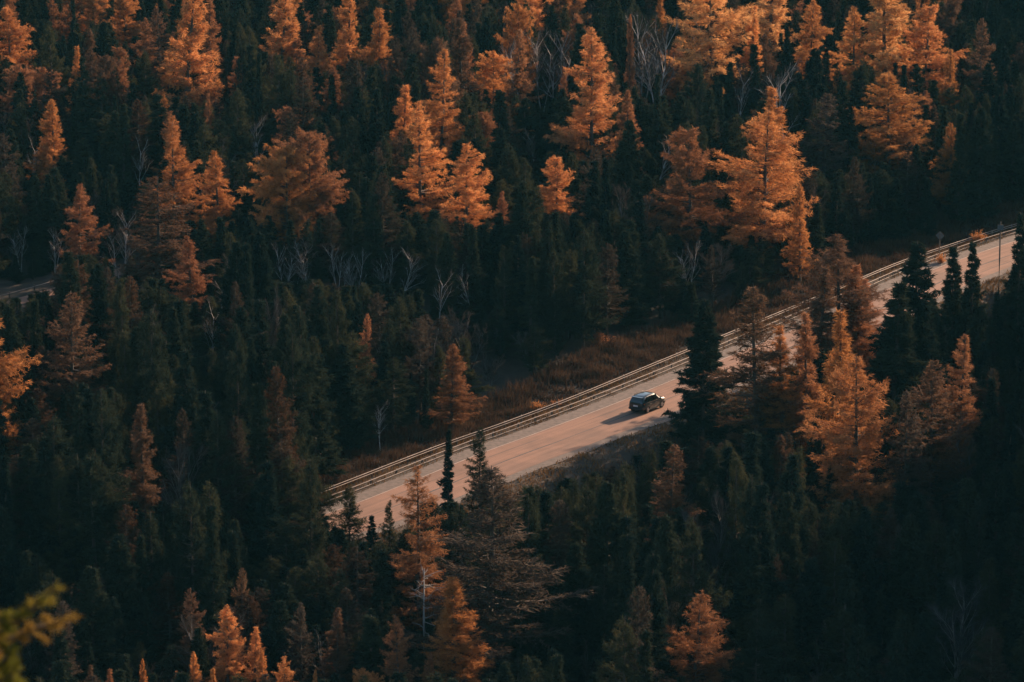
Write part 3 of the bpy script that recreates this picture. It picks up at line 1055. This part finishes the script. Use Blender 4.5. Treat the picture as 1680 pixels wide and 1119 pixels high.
for a, b in ((10, 500), (40, 492), (70, 484)):
    g = ground_hit(a, b); road_lit.append((g[0], g[1], g[2] + 0.5, 0.5))
LITA = np.array(LIT)
ROADA = np.array(road_lit)
SH = SDIR[:2] / np.linalg.norm(SDIR[:2])
SPERP = np.array([-SH[1], SH[0]])
TANEL = math.tan(SUN_EL)


def sun_cap(x, y, z, rad, A, soft):
    """max height of a tree at x,y that keeps the points in A sunlit"""
    v = np.array([x, y]) - A[:, :2]
    al = v @ SH
    pe = np.abs(v @ SPERP)
    ok = (al > 1.0) & (al < 130) & (pe < A[:, 3] + rad * soft)
    if not ok.any():
        return 99.0
    return float((A[ok, 2] + al[ok] * TANEL).min() - z)


TK = np.array(TAKEN)
TRA = np.array(TREES)
FILL = []
rng = np.random.default_rng(5)
y = 318.0
cand = []
while y < 900:
    halfw = (y / math.cos(PITCH)) * (W0 / 2 / K)
    step = 3.5 + (y - 318) * 0.0012
    x = -halfw - 14
    while x < halfw + 75:
        cand.append((x + rng.uniform(-0.45, 0.45) * step, y + rng.uniform(-0.45, 0.45) * step, halfw))
        x += step
    y += step
for i in range(len(ROAD)):
    q = ROAD[i] + ROAD_N[i] * rng.uniform(5.2, 6.2)
    if project((q[0], q[1], 0))[0] < 540:
        cand.append((q[0], q[1], 999.0))
        q = ROAD[i] + ROAD_N[i] * rng.uniform(8, 9.5)
        cand.append((q[0], q[1], 999.0))
cand = np.array(cand)
CZ = terrain(cand[:, :2])
SD1 = signed(cand[:, :2], ROAD, ROAD_N)
SD2 = signed(cand[:, :2], ROAD2, ROAD2_N)
for (x, y, hw), z, s1, s2 in zip(cand, CZ, SD1, SD2):
    pxg = project((x, y, z))[0]
    if -4.5 < s2 < 4.0 or (-15.5 < s1 < 12.0 and (pxg > 560 or -8.0 < s1 < 4.9)):
        continue
    d = np.hypot(TK[:, 0] - x, TK[:, 1] - y)
    if (d < TK[:, 2] + 0.4).any():
        continue
    inside = abs(x) < hw + 2
    k = rng.random()
    patch = math.sin(x * 0.05 + 2) + math.sin(y * 0.037 + x * 0.02)
    if k < 0.50 - 0.08 * patch: kind = 'spruce'
    elif k < 0.82: kind = 'cedar'
    elif k < 0.92: kind = 'thin_larch'
    else: kind = 'thicket'
    if y > 520 and rng.random() < 0.13: kind = 'larch'
    h = (rng.uniform(8.5, 17.0) if rng.random() < 0.75 else rng.uniform(4.5, 9.0)) * (1.0 + 0.12 * patch)
    if not inside:
        h *= 1.25
    if kind == 'thicket': h *= 0.8
    pl = PROTO[kind]
    p = pl[int(rng.integers(len(pl)))]
    rad = p.R / p.H * h * rng.uniform(0.95, 1.5)
    rad = min(rad, 3.1)
    # do not stand in front of a tree that is seen whole, nor over the open road
    f = project((x, y, z))[2]
    px, py, _ = project((x, y, z + h))
    rpx = rad * K / f
    base_py = project((x, y, z))[1]
    lim = -1e9
    if inside:
        m = (np.abs(TRA[:, 0] - px) < TRA[:, 3] * 0.85 + rpx * 0.5) & (TRA[:, 4] > f) & (TRA[:, 1] < base_py)
        if m.any():
            lim = (TRA[m, 2]).max() - rng.uniform(0, 22)
        if 545 < px < 1690:
            top = lerp_line(OPEN_TOP, px); bot = lerp_line(OPEN_BOT, px)
            if base_py > top + 3:
                lim = max(lim, bot + rng.uniform(0, 25))
        if px < 100 and base_py > 470:
            lim = max(lim, 491 - 0.28 * px + rng.uniform(0, 12))
        if py < lim:
            if base_py - lim < 14:
                continue
            h = tip_height((x, y, z), px, lim)
    c1 = sun_cap(x, y, z, rad, ROADA, 0.9)
    if c1 < 2.5:
        continue
    h = min(h, c1)
    c2 = sun_cap(x, y, z, rad, LITA, 0.5)
    h = min(h, max(c2, 5.0))
    if h < 2.2:
        continue
    rad = min(rad, 0.42 * h)
    px, py, f = project((x, y, z + h))
    vis = (-20 < px < 1700) and (py < 1125) and (base_py > -5)
    FILL.append((x, y, z, h, rad, kind, p, px, py, f, vis))

print('fill trees', len(FILL), {k: sum(1 for t in FILL if t[5] == k) for k in PROTO})


ANCHORS = [(970, 150, 'tall isolated larch'), (1247, 290, 'biggest bright larch'), (1165, 40, 'golden spreading larch'), (1450, 40, 'top right larch cluster'),
           (490, 300, 'wide larch pair'), (286, 290, 'twin topped larch'), (90, 215, 'lone cone shaped larch'), (1062, 663, 'car'), (1541, 393, 'diamond sign'),
           (1150, 600, 'dark spruce beside the car'), (40, 490, 'far road at left'), (1405, 720, 'large drooping larch'), (1567, 610, 'lone russet larch at right'),
           (745, 1040, 'full orange larch'), (390, 1070, 'bottom left larch group'), (690, 260, 'long layered larch'), (809, 120, 'rounded bright crown'),
           (302, 70, 'tall bright larch'), (427, 160, 'needle thin spire'), (912, 310, 'small bright larch'), (1135, 300, 'dull orange larch'),
           (238, 750, 'slim russet larch at lower left'), (598, 540, 'small rusty topped larch'), (740, 640, 'russet larch behind the guardrail'),
           (820, 900, 'wide grey brown larch'), (40, 1010, 'blurred pine sprig'), (1130, 1040, 'bottom orange larch right of centre'), (690, 850, 'tall russet larch'),
           (1638, 410, 'roadside pole'), (1375, 450, 'tall brown larch across the road'), (1092, 790, 'brown larch below the car'), (1457, 180, 'broad deep orange larch'),
           (1660, 1090, 'bottom right corner'), (1660, 760, 'middle of the right edge'), (1650, 30, 'top right corner'), (1400, 1000, 'dark bottom right hollow'),
           (10, 560, 'large larch cut by the left edge'), (20, 60, 'top left corner larch'), (130, 370, 'russet larch above the far road'), (616, 60, 'bare trunked larch near the top'),
           (482, 430, 'pale forking birch'), (575, 840, 'dark rounded conifer at the road'), (120, 850, 'dark middle of the left edge'), (450, 620, 'dark heart of the left forest')]
ORD = ['first', 'second', 'third', 'fourth', 'fifth', 'sixth', 'seventh', 'eighth', 'ninth', 'tenth', 'eleventh', 'twelfth', 'thirteenth', 'fourteenth', 'fifteenth',
       'sixteenth', 'seventeenth', 'eighteenth', 'nineteenth', 'twentieth']
ANC = np.array([(a, b) for a, b, c in ANCHORS], float)


def cell(px, py):
    """nearest landmark and the side of it on which this spot lies"""
    d = np.hypot(ANC[:, 0] - px, ANC[:, 1] - py)
    k = int(d.argmin())
    dx, dy = px - ANC[k, 0], py - ANC[k, 1]
    side = ('right of' if dx > 0 else 'left of') if abs(dx) > abs(dy) else ('below' if dy > 0 else 'above')
    return k, side, float(d[k])


NAMES = {'larch': ('larch_tree', 'dull russet larch'), 'spruce': ('spruce_tree', 'dark green spruce'), 'cedar': ('cedar_tree', 'olive bushy conifer'),
         'thin_larch': ('larch_tree', 'brown half bare larch'), 'thicket': ('bare_tree', 'leafless grey tree')}
STUFF = []
for kind in NAMES:
    fl = sorted([t for t in FILL if t[5] == kind and t[10]], key=lambda t: -t[3] * t[4] / t[9] ** 2)
    rest = [t for t in FILL if t[5] == kind and not t[10]]
    lim = {'larch': 120, 'thin_larch': 85, 'thicket': 250}.get(kind, 300)
    rest += fl[lim:]
    cells = {}
    for t in fl[:lim]:
        x, y, z, h = t[:4]
        mx, my, _ = project((x, y, z + h * 0.75))
        k, side, dist = cell(mx, my)
        cells.setdefault((k, side), []).append((dist, t))
    nm, lb = NAMES[kind]
    for (k, side), lst in cells.items():
        lst.sort(key=lambda q: q[0])
        for n, (dist, (x, y, z, h, rad, kd, p, px, py, f, vis)) in enumerate(lst):
            label = '%s %s outward %s the %s' % (ORD[min(n, 19)], lb, side, ANCHORS[k][2])
            if len(lst) == 1:
                label = 'only %s %s the %s' % (lb, side, ANCHORS[k][2])
            c = None
            if kind == 'larch':
                b = random.uniform(0.75, 1.1); c = [q * b for q in random.choice((RU, RU, BN, OR))]
            if kind == 'thin_larch':
                b = random.uniform(0.4, 0.8); c = [q * b for q in random.choice((GY, GY, GY, BN))]
            place_tree(nm, p, (x, y, z), h, rad, label, 'tree', lb + 's of the crowded forest', c)
    STUFF += rest


def scatter(name, items, label, cat):
    """one object: many far or unseen trees as instances of the same prototypes"""
    protos = []
    for t in items:
        if t[6] not in protos:
            protos.append(t[6])
    coll = bpy.data.collections.new('forest_tree_kinds')
    objs = []
    for i, p in enumerate(protos):
        o = p.join(); o.name = 'forest_tree_%02d' % i
        coll.objects.link(o); objs.append(o)
    me = bpy.data.meshes.new(name)
    me.from_pydata([(t[0], t[1], t[2]) for t in items], [], [])
    a = me.attributes.new('kind_index', 'INT', 'POINT'); a.data.foreach_set('value', [protos.index(t[6]) for t in items])
    a = me.attributes.new('tree_scale', 'FLOAT_VECTOR', 'POINT')
    a.data.foreach_set('vector', np.array([(t[4] / t[6].R, t[4] / t[6].R, t[3] / t[6].H) for t in items], np.float32).ravel())
    a = me.attributes.new('tree_turn', 'FLOAT_VECTOR', 'POINT')
    a.data.foreach_set('vector', np.array([(0, 0, random.uniform(0, 6.28)) for t in items], np.float32).ravel())
    ob = link(bpy.data.objects.new(name, me))
    ng = bpy.data.node_groups.new('forest_scatter', 'GeometryNodeTree')
    ng.interface.new_socket('Geometry', in_out='INPUT', socket_type='NodeSocketGeometry')
    ng.interface.new_socket('Geometry', in_out='OUTPUT', socket_type='NodeSocketGeometry')
    N, L = ng.nodes, ng.links
    gi, go = N.new('NodeGroupInput'), N.new('NodeGroupOutput')
    ci = N.new('GeometryNodeCollectionInfo')
    ci.inputs['Collection'].default_value = coll
    ci.inputs['Separate Children'].default_value = True
    ci.inputs['Reset Children'].default_value = True
    ip = N.new('GeometryNodeInstanceOnPoints')
    ip.inputs['Pick Instance'].default_value = True
    def attr(n, t):
        x = N.new('GeometryNodeInputNamedAttribute'); x.data_type = t; x.inputs['Name'].default_value = n
        return x.outputs['Attribute']
    L.new(gi.outputs[0], ip.inputs['Points'])
    L.new(ci.outputs[0], ip.inputs['Instance'])
    L.new(attr('kind_index', 'INT'), ip.inputs['Instance Index'])
    L.new(attr('tree_scale', 'FLOAT_VECTOR'), ip.inputs['Scale'])
    L.new(attr('tree_turn', 'FLOAT_VECTOR'), ip.inputs['Rotation'])
    L.new(ip.outputs[0], go.inputs[0])
    md = ob.modifiers.new('forest_scatter', 'NODES'); md.node_group = ng
    ob.color = (0.055, 0.045, 0.035, 1)
    tag(ob, label, cat, kind='stuff')
    return ob


if STUFF:
    scatter('forest', STUFF, 'dense mass of small dark conifers filling the valley between the trees', 'forest')

# ------------------------------------------------------------------ grass and brush
def blades(name, n, d0, d1, hmin, hmax, wdt, m, label, cat, clump=0.5, seed=3, i0=0, i1=None, power=1.0):
    rng = np.random.default_rng(seed)
    i1 = i1 or len(ROAD) - 5
    ii = rng.integers(i0, i1, n)
    u = rng.random(n) ** power
    off = d0 + (d1 - d0) * u
    q = ROAD[ii] + ROAD_N[ii] * off[:, None] + ROAD_T[ii] * rng.uniform(-1, 1, n)[:, None] + rng.normal(size=(n, 2)) * 0.15
    cl = 0.5 + 0.5 * np.sin(q[:, 0] * 0.9 + 1.7 * np.sin(q[:, 1] * 0.5)) * np.sin(q[:, 1] * 0.8 + q[:, 0] * 0.21)
    keep = rng.random(n) < (1 - clump) + clump * cl
    q, cl, u = q[keep], cl[keep], u[keep]
    n = len(q)
    z = terrain(q)
    P = np.column_stack([q, z])
    h = rng.uniform(hmin, hmax, n) * (0.55 + 0.75 * cl) * (0.5 + 0.8 * u)
    lean = rng.normal(size=(n, 2)) * 0.35
    a = rng.uniform(0, 6.28, n)
    s = np.column_stack([np.cos(a), np.sin(a), np.zeros(n)]) * (wdt * rng.uniform(0.6, 1.4, n))[:, None]
    tip = P + np.column_stack([lean * h[:, None], h])
    V = np.stack([P - s, P + s, tip], 1).reshape(-1, 3)
    o = link(bpy.data.objects.new(name, np_mesh(name, V, np.arange(len(V)).reshape(-1, 3), [m])))
    return tag(o, label, cat, kind='stuff')


ia = max(0, int(np.argmin(((ROAD - plane_hit(420, 930)[:2]) ** 2).sum(1))))
blades('dry_grass', 26000, -5.5, -9.0, 0.15, 0.5, 0.05, M['grass'], 'dry tan grass between the gravel shoulder and guardrails', 'grass', seed=3, i0=ia)
blades('brush', 120000, -8.8, -18.0, 0.4, 1.3, 0.06, M['brush'], 'russet brown brush between the guardrails and the forest', 'brush', seed=4, i0=ia)
blades('dry_grass', 80000, 4.8, 17.0, 0.2, 0.75, 0.06, M['grass'], 'dry brown grass on the bank sloping down from the road', 'grass', seed=5, i0=ia)

# small bushes at the rails
def bush(px, py, size, color, label):
    g = ground_hit(px, py)
    rng = np.random.default_rng(int(px * 7 + py))
    wood = Wood(); P, D = [], []
    for k in range(26):
        a = rng.uniform(0, 6.28); e = rng.uniform(0.35, 1.4)
        d = np.array([math.cos(a) * math.cos(e), math.sin(a) * math.cos(e), math.sin(e)])
        ln = size * rng.uniform(0.5, 1.1)
        wood.stick((0, 0, 0), d * ln, 0.018, 0.004)
        m = int(22 * size)
        s = rng.uniform(0.3, 1, m)[:, None]
        P.append(d * ln * s + rng.normal(size=(m, 3)) * 0.09 * size); D.append(np.repeat(d[None], m, 0))
    e = empty('bush', g)
    tag(e, label, 'bush')
    wv, wf = wood.arrays()
    link(bpy.data.objects.new('stems', np_mesh('stems', wv, wf, [M['bark']])), e)
    V = tri_tufts(np.concatenate(P), np.concatenate(D), 0.16, 0.07, 0.6, rng)
    c = link(bpy.data.objects.new('leaves', np_mesh('leaves', V, np.arange(len(V)).reshape(-1, 3), [M['larch']])), e)
    c.color = (*color, 1)


bush(883, 676, 1.1, OR, 'small orange bush growing through the guardrails left of the car')
bush(912, 668, 0.9, RU, 'small russet bush just right of the orange one at the guardrails')
bush(1605, 396, 1.5, OR, 'bright orange bush between the guardrails near the right edge')
bush(1545, 432, 1.2, OR, 'orange bush seen past the black spruces, under the diamond sign')
bush(985, 566, 2.0, RU, 'russet bush in the brush strip above the guardrails')
bush(335, 245, 2.2, (0.5, 0.36, 0.08), 'yellow leafed bush above the twin topped larch')

# ------------------------------------------------------------------ the car
def car(loc, heading):
    c = empty('car', loc, heading)
    tag(c, 'dark green black SUV driving away along the sunlit road', 'car')
    Lc, Wd = 4.5, 0.925
    # stations along y (rear -2.25 .. front 2.25): z bottom, belt, top, half width, roof half width
    st = [(-2.25, .48, .80, .95, .70, .60), (-2.20, .38, .95, 1.12, .80, .68), (-2.10, .33, .98, 1.30, .87, .66), (-1.90, .30, 1.00, 1.52, .91, .66),
          (-1.65, .28, 1.00, 1.60, .925, .67), (-1.2, .26, .99, 1.645, .925, .68), (-.6, .24, .975, 1.66, .925, .685), (0.0, .24, .965, 1.65, .925, .68),
          (.35, .24, .96, 1.60, .925, .67), (.70, .24, .955, 1.42, .92, .66), (1.0, .24, .95, 1.20, .915, .66), (1.22, .25, .94, 1.02, .91, .66),
          (1.6, .27, .91, .98, .90, .68), (1.95, .30, .85, .92, .86, .66), (2.15, .34, .76, .83, .78, .60), (2.25, .42, .64, .70, .66, .52)]
    rings = []
    for y, zb, zl, zt, w, rw in st:
        half = [(w * .80, zb), (w * .97, zb + .10), (w, zb + .32 if zb + .32 < zl else zl - .05), (w * .995, (zl + zb + .3) / 2 if zl > zb + .4 else zl - .02),
                (w * .965, zl), ((w * .965 + rw) / 2 + .02, zl + (zt - zl) * .55), (rw + .03, zt - (zt - zl) * .10), (rw * .72, zt), (rw * .3, zt + .012)]
        rings.append([(x, y, z) for x, z in half] + [(-x, y, z) for x, z in half[::-1]])
    mb = MB(); mb.loft(rings)
    body = mb.build('body', M['car_paint'], c, smooth=True)
    md = body.modifiers.new('sub', 'SUBSURF'); md.levels = 1; md.render_levels = 1

    def side_pt(y, t, s, push=0.012):
        a = [q[0] for q in st]
        g = lambda k: float(np.interp(y, a, [q[k] for q in st]))
        zl, zt, w, rw = g(2), g(3), g(4), g(5)
        x0, x1 = w * .965, rw + .03
        z0, z1 = zl + .03, zt - (zt - zl) * .13
        xm, zm = (w * .965 + rw) / 2 + .02, zl + (zt - zl) * .55
        z = z0 + (z1 - z0) * t
        x = float(np.interp(z, [zl, zm, z1 + .02], [x0, xm, x1]))
        return (s * (x + push), y, z)
    for s in (1, -1):
        for (ya, yb, yc, yd) in ((-1.82, -1.45, -1.20, -1.20), (-1.14, -1.14, -.22, -.22), (-.15, -.15, .42, .98)):
            # bottom rear, top rear, top front, bottom front
            n = 6
            rows = []
            for i in range(n):
                t = i / (n - 1)
                y0 = ya + (yb - ya) * t; y1 = yd + (yc - yd) * t
                rows.append([side_pt(y0 + (y1 - y0) * j / 5, t * .97 + .02, s) for j in range(6)])
            m2 = MB(); m2.loft(rows, closed=False, caps=False)
            m2.build('side_window', M['car_glass'], c, smooth=True)
        # bright strip under the windows and along the sill
        m2 = MB(); m2.loft([[np.array(side_pt(y, -.02, s, .01)) + np.array([0, 0, dz]) for dz in (0, .03)] for y in np.linspace(-1.75, 1.0, 9)], closed=False, caps=False)
        m2.build('window_trim', M['chrome'], c)
        m2 = MB(); m2.box(min(s * .87, s * .95), max(s * .87, s * .95), -1.0, 1.0, .25, .36); m2.build('sill', M['car_plastic'], c)
        m2 = MB(); m2.tube([(s * .64, -1.5, 1.63), (s * .66, -1.3, 1.70), (s * .67, -.4, 1.72), (s * .66, .1, 1.69), (s * .645, .28, 1.62)], .022, 6)
        m2.build('roof_rail', M['car_plastic'], c, smooth=True)
        # mirrors
        m2 = MB(); m2.loft([[(s * x, y + dy, z + dz) for dy, dz in ((0, -.07), (.1, -.05), (.1, .06), (0, .08))] for x, y, z in ((.90, .78, 1.02), (.98, .76, 1.05), (1.09, .76, 1.05), (1.12, .78, 1.05))])
        m2.build('mirror', M['car_paint'], c, smooth=False)
        for hy in (-.95, .05):
            m2 = MB(); m2.box(min(s * .90, s * .945), max(s * .90, s * .945), hy, hy + .2, .84, .87); m2.build('door_handle', M['chrome'], c)
        # door seams
        for sy in (-1.17, -.18, .95):
            m2 = MB(); m2.box(min(s * .905, s * .929), max(s * .905, s * .929), sy - .008, sy + .008, .40, .90); m2.build('door_seam', M['car_plastic'], c)
        # lamps
        m2 = MB(); m2.loft([[(s * .42, -2.235, .90), (s * .42, -2.21, 1.02), (s * .42, -2.15, 1.02), (s * .42, -2.15, .90)],
                            [(s * .74, -2.20, .88), (s * .74, -2.16, 1.03), (s * .74, -2.06, 1.03), (s * .74, -2.06, .88)],
                            [(s * .885, -2.03, .90), (s * .88, -2.0, 1.02), (s * .86, -1.9, 1.02), (s * .86, -1.9, .90)]])
        m2.build('tail_light', M['lamp_red'], c)
        m2 = MB(); m2.loft([[(s * .5, 2.205, .66), (s * .5, 2.17, .76), (s * .5, 2.05, .76), (s * .5, 2.05, .66)],
                            [(s * .78, 2.10, .68), (s * .77, 2.05, .79), (s * .77, 1.9, .79), (s * .78, 1.9, .68)]])
        m2.build('headlight', M['lamp_clear'], c)
        # wheels with arches
        for wy in (-1.38, 1.36):
            m2 = MB()
            prof = [(.42, .885), (.42, .938), (.34, .942)]
            n = 20
            rr = [[(s * xo, wy + ra * math.cos(q), .355 + ra * math.sin(q)) for ra, xo in prof] for q in np.linspace(-.25, math.pi + .25, n)]
            m2.loft(rr, closed=False, caps=False)
            m2.build('wheel_arch', M['car_plastic'], c)
            w = bpy.data.objects.new('wheel', None)
            w.location = (s * .82, wy, .355); link(w, c)
            m2 = MB()
            pr = [(.20, -.10), (.33, -.115), (.355, -.08), (.355, .08), (.33, .115), (.20, .10)]
            m2.loft([[(xo * 1.05, ra * math.cos(q), ra * math.sin(q)) for ra, xo in pr] for q in np.linspace(0, 2 * math.pi, 25)], caps=False)
            m2.build('tyre', M['tyre'], w, smooth=False)
            m2 = MB()
            m2.tube([(s * .05, 0, 0), (s * .10, 0, 0)], .225, 18)
            for k in range(5):
                q = k * 2 * math.pi / 5
                a, b = np.array([math.cos(q), math.sin(q)]), np.array([-math.sin(q), math.cos(q)])
                vs = []
                for xo in (s * .10, s * .135):
                    for r_, t_ in ((.03, -.03), (.22, -.045), (.22, .045), (.03, .03)):
                        p2 = a * r_ + b * t_
                        vs.append((xo, p2[0], p2[1]))
                m2.add(vs, [[0, 1, 2, 3], [4, 7, 6, 5], [0, 4, 5, 1], [1, 5, 6, 2], [2, 6, 7, 3], [3, 7, 4, 0]])
            m2.build('rim', M['alloy'], w)
    # rear window, spoiler, windscreen
    m2 = MB(); m2.loft([[(-.66, -2.155, 1.08), (-.3, -2.175, 1.08), (.3, -2.175, 1.08), (.66, -2.155, 1.08)],
                        [(-.60, -1.975, 1.44), (-.3, -1.99, 1.45), (.3, -1.99, 1.45), (.60, -1.975, 1.44)]], closed=False, caps=False)
    m2.build('rear_window', M['car_glass'], c)
    m2 = MB(); m2.loft([[(x, -1.78, 1.575), (x, -2.06, 1.555), (x, -2.05, 1.52), (x, -1.80, 1.50)] for x in (-.62, -.3, .3, .62)])
    m2.build('spoiler', M['car_paint'], c)
    m2 = MB(); m2.loft([[(-.72, 1.17, 1.06), (-.35, 1.24, 1.05), (.35, 1.24, 1.05), (.72, 1.17, 1.06)],
                        [(-.60, .50, 1.55), (-.3, .53, 1.57), (.3, .53, 1.57), (.60, .50, 1.55)]], closed=False, caps=False)
    ws = m2.build('windscreen', M['car_glass'], c)
    m2 = MB(); m2.loft([[(-.80, -2.16, .36), (-.80, -2.29, .40), (-.80, -2.30, .56), (-.80, -2.18, .60)], [(-.3, -2.2, .34), (-.3, -2.34, .38), (-.3, -2.34, .57), (-.3, -2.2, .60)],
                        [(.3, -2.2, .34), (.3, -2.34, .38), (.3, -2.34, .57), (.3, -2.2, .60)], [(.80, -2.16, .36), (.80, -2.29, .40), (.80, -2.30, .56), (.80, -2.18, .60)]])
    m2.build('bumper', M['car_plastic'], c)
    m2 = MB(); m2.loft([[(-.78, 2.10, .32), (-.78, 2.2, .36), (-.78, 2.2, .52), (-.78, 2.1, .54)], [(0, 2.2, .30), (0, 2.31, .34), (0, 2.31, .52), (0, 2.2, .54)],
                        [(.78, 2.10, .32), (.78, 2.2, .36), (.78, 2.2, .52), (.78, 2.1, .54)]])
    m2.build('bumper', M['car_plastic'], c)
    m2 = MB(); m2.box(-.26, .26, -2.285, -2.262, .70, .84); m2.build('number_plate', M['plate'], c)
    return c


k = i_car
hd = math.atan2(ROAD_T[k][1], ROAD_T[k][0]) - math.pi / 2
cpos = plane_hit(1062, 672)
car((cpos[0], cpos[1], 0.05), hd).scale = (1.08, 1.07, 1.15)

# ------------------------------------------------------------------ sign and pole
def sign(px, py, size, label):
    g = ground_hit(px, py)
    i = int(np.argmin(((ROAD - g[:2]) ** 2).sum(1)))
    a = math.atan2(ROAD_T[i][1], ROAD_T[i][0]) - math.pi / 2 + R(14)
    e = empty('road_sign', g, a)
    tag(e, label, 'sign')
    mb = MB(); mb.box(-.045, .045, -.035, .035, -.5, 3.5); mb.build('post', M['post'], e)
    h = 3.0; s = size / 2
    mb = MB()
    mb.loft([[(-s, y, h), (0, y, h - s), (s, y, h), (0, y, h + s)] for y in (.037, .047)])
    mb.build('panel', M['signback'], e)
    mb = MB()
    mb.loft([[(-s * .97, y, h), (0, y, h - s * .97), (s * .97, y, h), (0, y, h + s * .97)] for y in (.049, .052)])
    mb.build('panel_face', M['signface'], e)


sign(1541, 426, 1.15, 'grey back of a diamond warning sign behind the guardrails at right')
g = ground_hit(1638, 486)
e = empty('roadside_pole', g)
tag(e, 'slim dark pole at the near edge of the road by the right border', 'pole')
Hp = tip_height(g, 1638, 364)
mb = MB(); mb.tube([(0, 0, -.5), (0.02, 0, Hp * .5), (0, 0, Hp)], [.12, .10, .08], 10); mb.build('shaft', M['pole'], e, smooth=True)
mb = MB(); mb.box(-.35, .35, -.18, -.10, Hp - .95, Hp - .35); mb.build('panel', M['signback'], e)

# ------------------------------------------------------------------ dead limbs low on the russet larch
g = ground_hit(690, 1078)
rng = np.random.default_rng(77)
wood = Wood()
hs = tip_height(g, 690, 900)
wood.trunk([(0.5, -1.2, 0), (0.45, -1.2, hs * .5), (0.5, -1.25, hs)], [.14, .10, .05], 6)
for k in range(22):
    z = hs * rng.uniform(.35, .98)
    a = rng.uniform(0, 6.28)
    p = np.array([0.48, -1.22, z]); d = np.array([math.cos(a), math.sin(a) * .7, rng.uniform(-.1, .7)])
    ln = rng.uniform(.8, 2.2)
    for q in range(4):
        d2 = d + rng.normal(size=3) * .3; d2 /= np.linalg.norm(d2)
        wood.stick(p, p + d2 * ln / 4, .05 * (1 - q / 5), .05 * (1 - (q + 1) / 5))
        if q > 0:
            d3 = d2 + rng.normal(size=3) * .7
            wood.stick(p, p + d3 / np.linalg.norm(d3) * ln * .35, .02, .006)
        p = p + d2 * ln / 4
wv, wf = wood.arrays()
sn = link(bpy.data.objects.new('dead_tree', np_mesh('dead_tree', wv, wf, [M['deadwood']])))
sn.location = (g[0], g[1] - 4.6, terrain1(g[0], g[1] - 4.6))
tag(sn, 'bleached dead tree with crooked limbs against the tall russet larch', 'tree')

# ------------------------------------------------------------------ out of focus pine at the lower left, on the slope by the camera
def near_point(px, py, dist):
    d = ray(px, py)
    return CAM + d / np.linalg.norm(d) * dist


tx, tyy = -1.95, 11.6
tz = terrain1(tx, tyy)
pe = empty('pine_sapling', (tx, tyy, tz))
tag(pe, 'blurred yellow green pine sprig in the foreground at lower left', 'tree')
base = np.array([tx, tyy, tz])
top = near_point(-70, 930, 11.75)
wood = Wood()
mid = (base + top) / 2 + np.array([-.05, 0, 0])
wood.trunk([base - base, mid - base, top - base], [.05, .035, .01], 7)
rng = np.random.default_rng(9)
boughs = [((-60, 1060), [(-10, 1045), (40, 1010), (88, 965)], 1), ((-50, 1090), [(10, 1050), (60, 1030), (98, 1020)], 2),
          ((-45, 1130), [(-10, 1100), (5, 1085), (18, 1070)], 0), ((-60, 1010), [(-30, 1020), (0, 1018), (12, 1010)], 0),
          ((-45, 1160), [(-5, 1120), (10, 1112), (20, 1104)], 0), ((-45, 1160), [(0, 1150), (30, 1145), (60, 1140)], 0)]
SPR_P, SPR_D, SPR_C = [], [], []
for (a0, pts, tone) in boughs:
    path = [near_point(*a0, 11.7)] + [near_point(*q, 11.7 - 0.05 * i) for i, q in enumerate(pts)]
    for i in range(len(path) - 1):
        wood.stick(path[i] - base, path[i + 1] - base, .008, .005)
        sub = [(path[i], path[i + 1])]
        for k in range(3):
            o = path[i] + (path[i + 1] - path[i]) * rng.uniform(.2, 1)
            dv = (path[i + 1] - path[i]); dv = dv / np.linalg.norm(dv)
            dd = dv + rng.normal(size=3) * np.array([.6, .6, .6]); dd /= np.linalg.norm(dd)
            e2 = o + dd * rng.uniform(.03, .07)
            wood.stick(o - base, e2 - base, .004, .002)
            sub.append((o, e2))
        for a, b in sub:
            m = 75
            s = rng.uniform(0.2, 1, m)[:, None]
            SPR_P.append(a + (b - a) * s - base); SPR_D.append(np.repeat(((b - a) / np.linalg.norm(b - a))[None], m, 0)); SPR_C.append(np.full(m, tone))
wv, wf = wood.arrays()
link(bpy.data.objects.new('trunk', np_mesh('trunk', wv, wf, [M['bark']])), pe)
P = np.concatenate(SPR_P); D = np.concatenate(SPR_D); C = np.concatenate(SPR_C)
for tone, colr in ((0, (0.17, 0.17, 0.03)), (1, (0.28, 0.23, 0.045)), (2, (0.31, 0.2, 0.05))):
    q = C == tone
    V = tri_tufts(P[q], D[q], 0.029, 0.004, 0.5, rng)
    o = link(bpy.data.objects.new('needle_spray', np_mesh('needle_spray', V, np.arange(len(V)).reshape(-1, 3), [M['pine']])), pe)
    o.color = (*colr, 1)

print('TRIS', {k: [len(p.arr[1]) + len(p.arr[3]) for p in v] for k, v in PROTO.items()})
print('objects', len(bpy.data.objects), 'tris', sum(len(m.polygons) for m in bpy.data.meshes))

# ------------------------------------------------------------------ faint valley haze, tinted teal to lift and cool the shade
hz, N, L = mat('haze')
pv = N.new('ShaderNodeVolumePrincipled')
pv.inputs['Color'].default_value = (0.2, 0.76, 1.0, 1)
pv.inputs['Density'].default_value = 0.000028
pv.inputs['Anisotropy'].default_value = 0.0
ho = N.new('ShaderNodeOutputMaterial')
L.new(pv.outputs[0], ho.inputs['Volume'])
mb = MB(); mb.box(-700, 800, -200, 1500, -12, 300)
hb = mb.build('haze', hz)
tag(hb, 'faint haze over the whole valley, tinted blue to lift the shade', 'haze', kind='stuff')
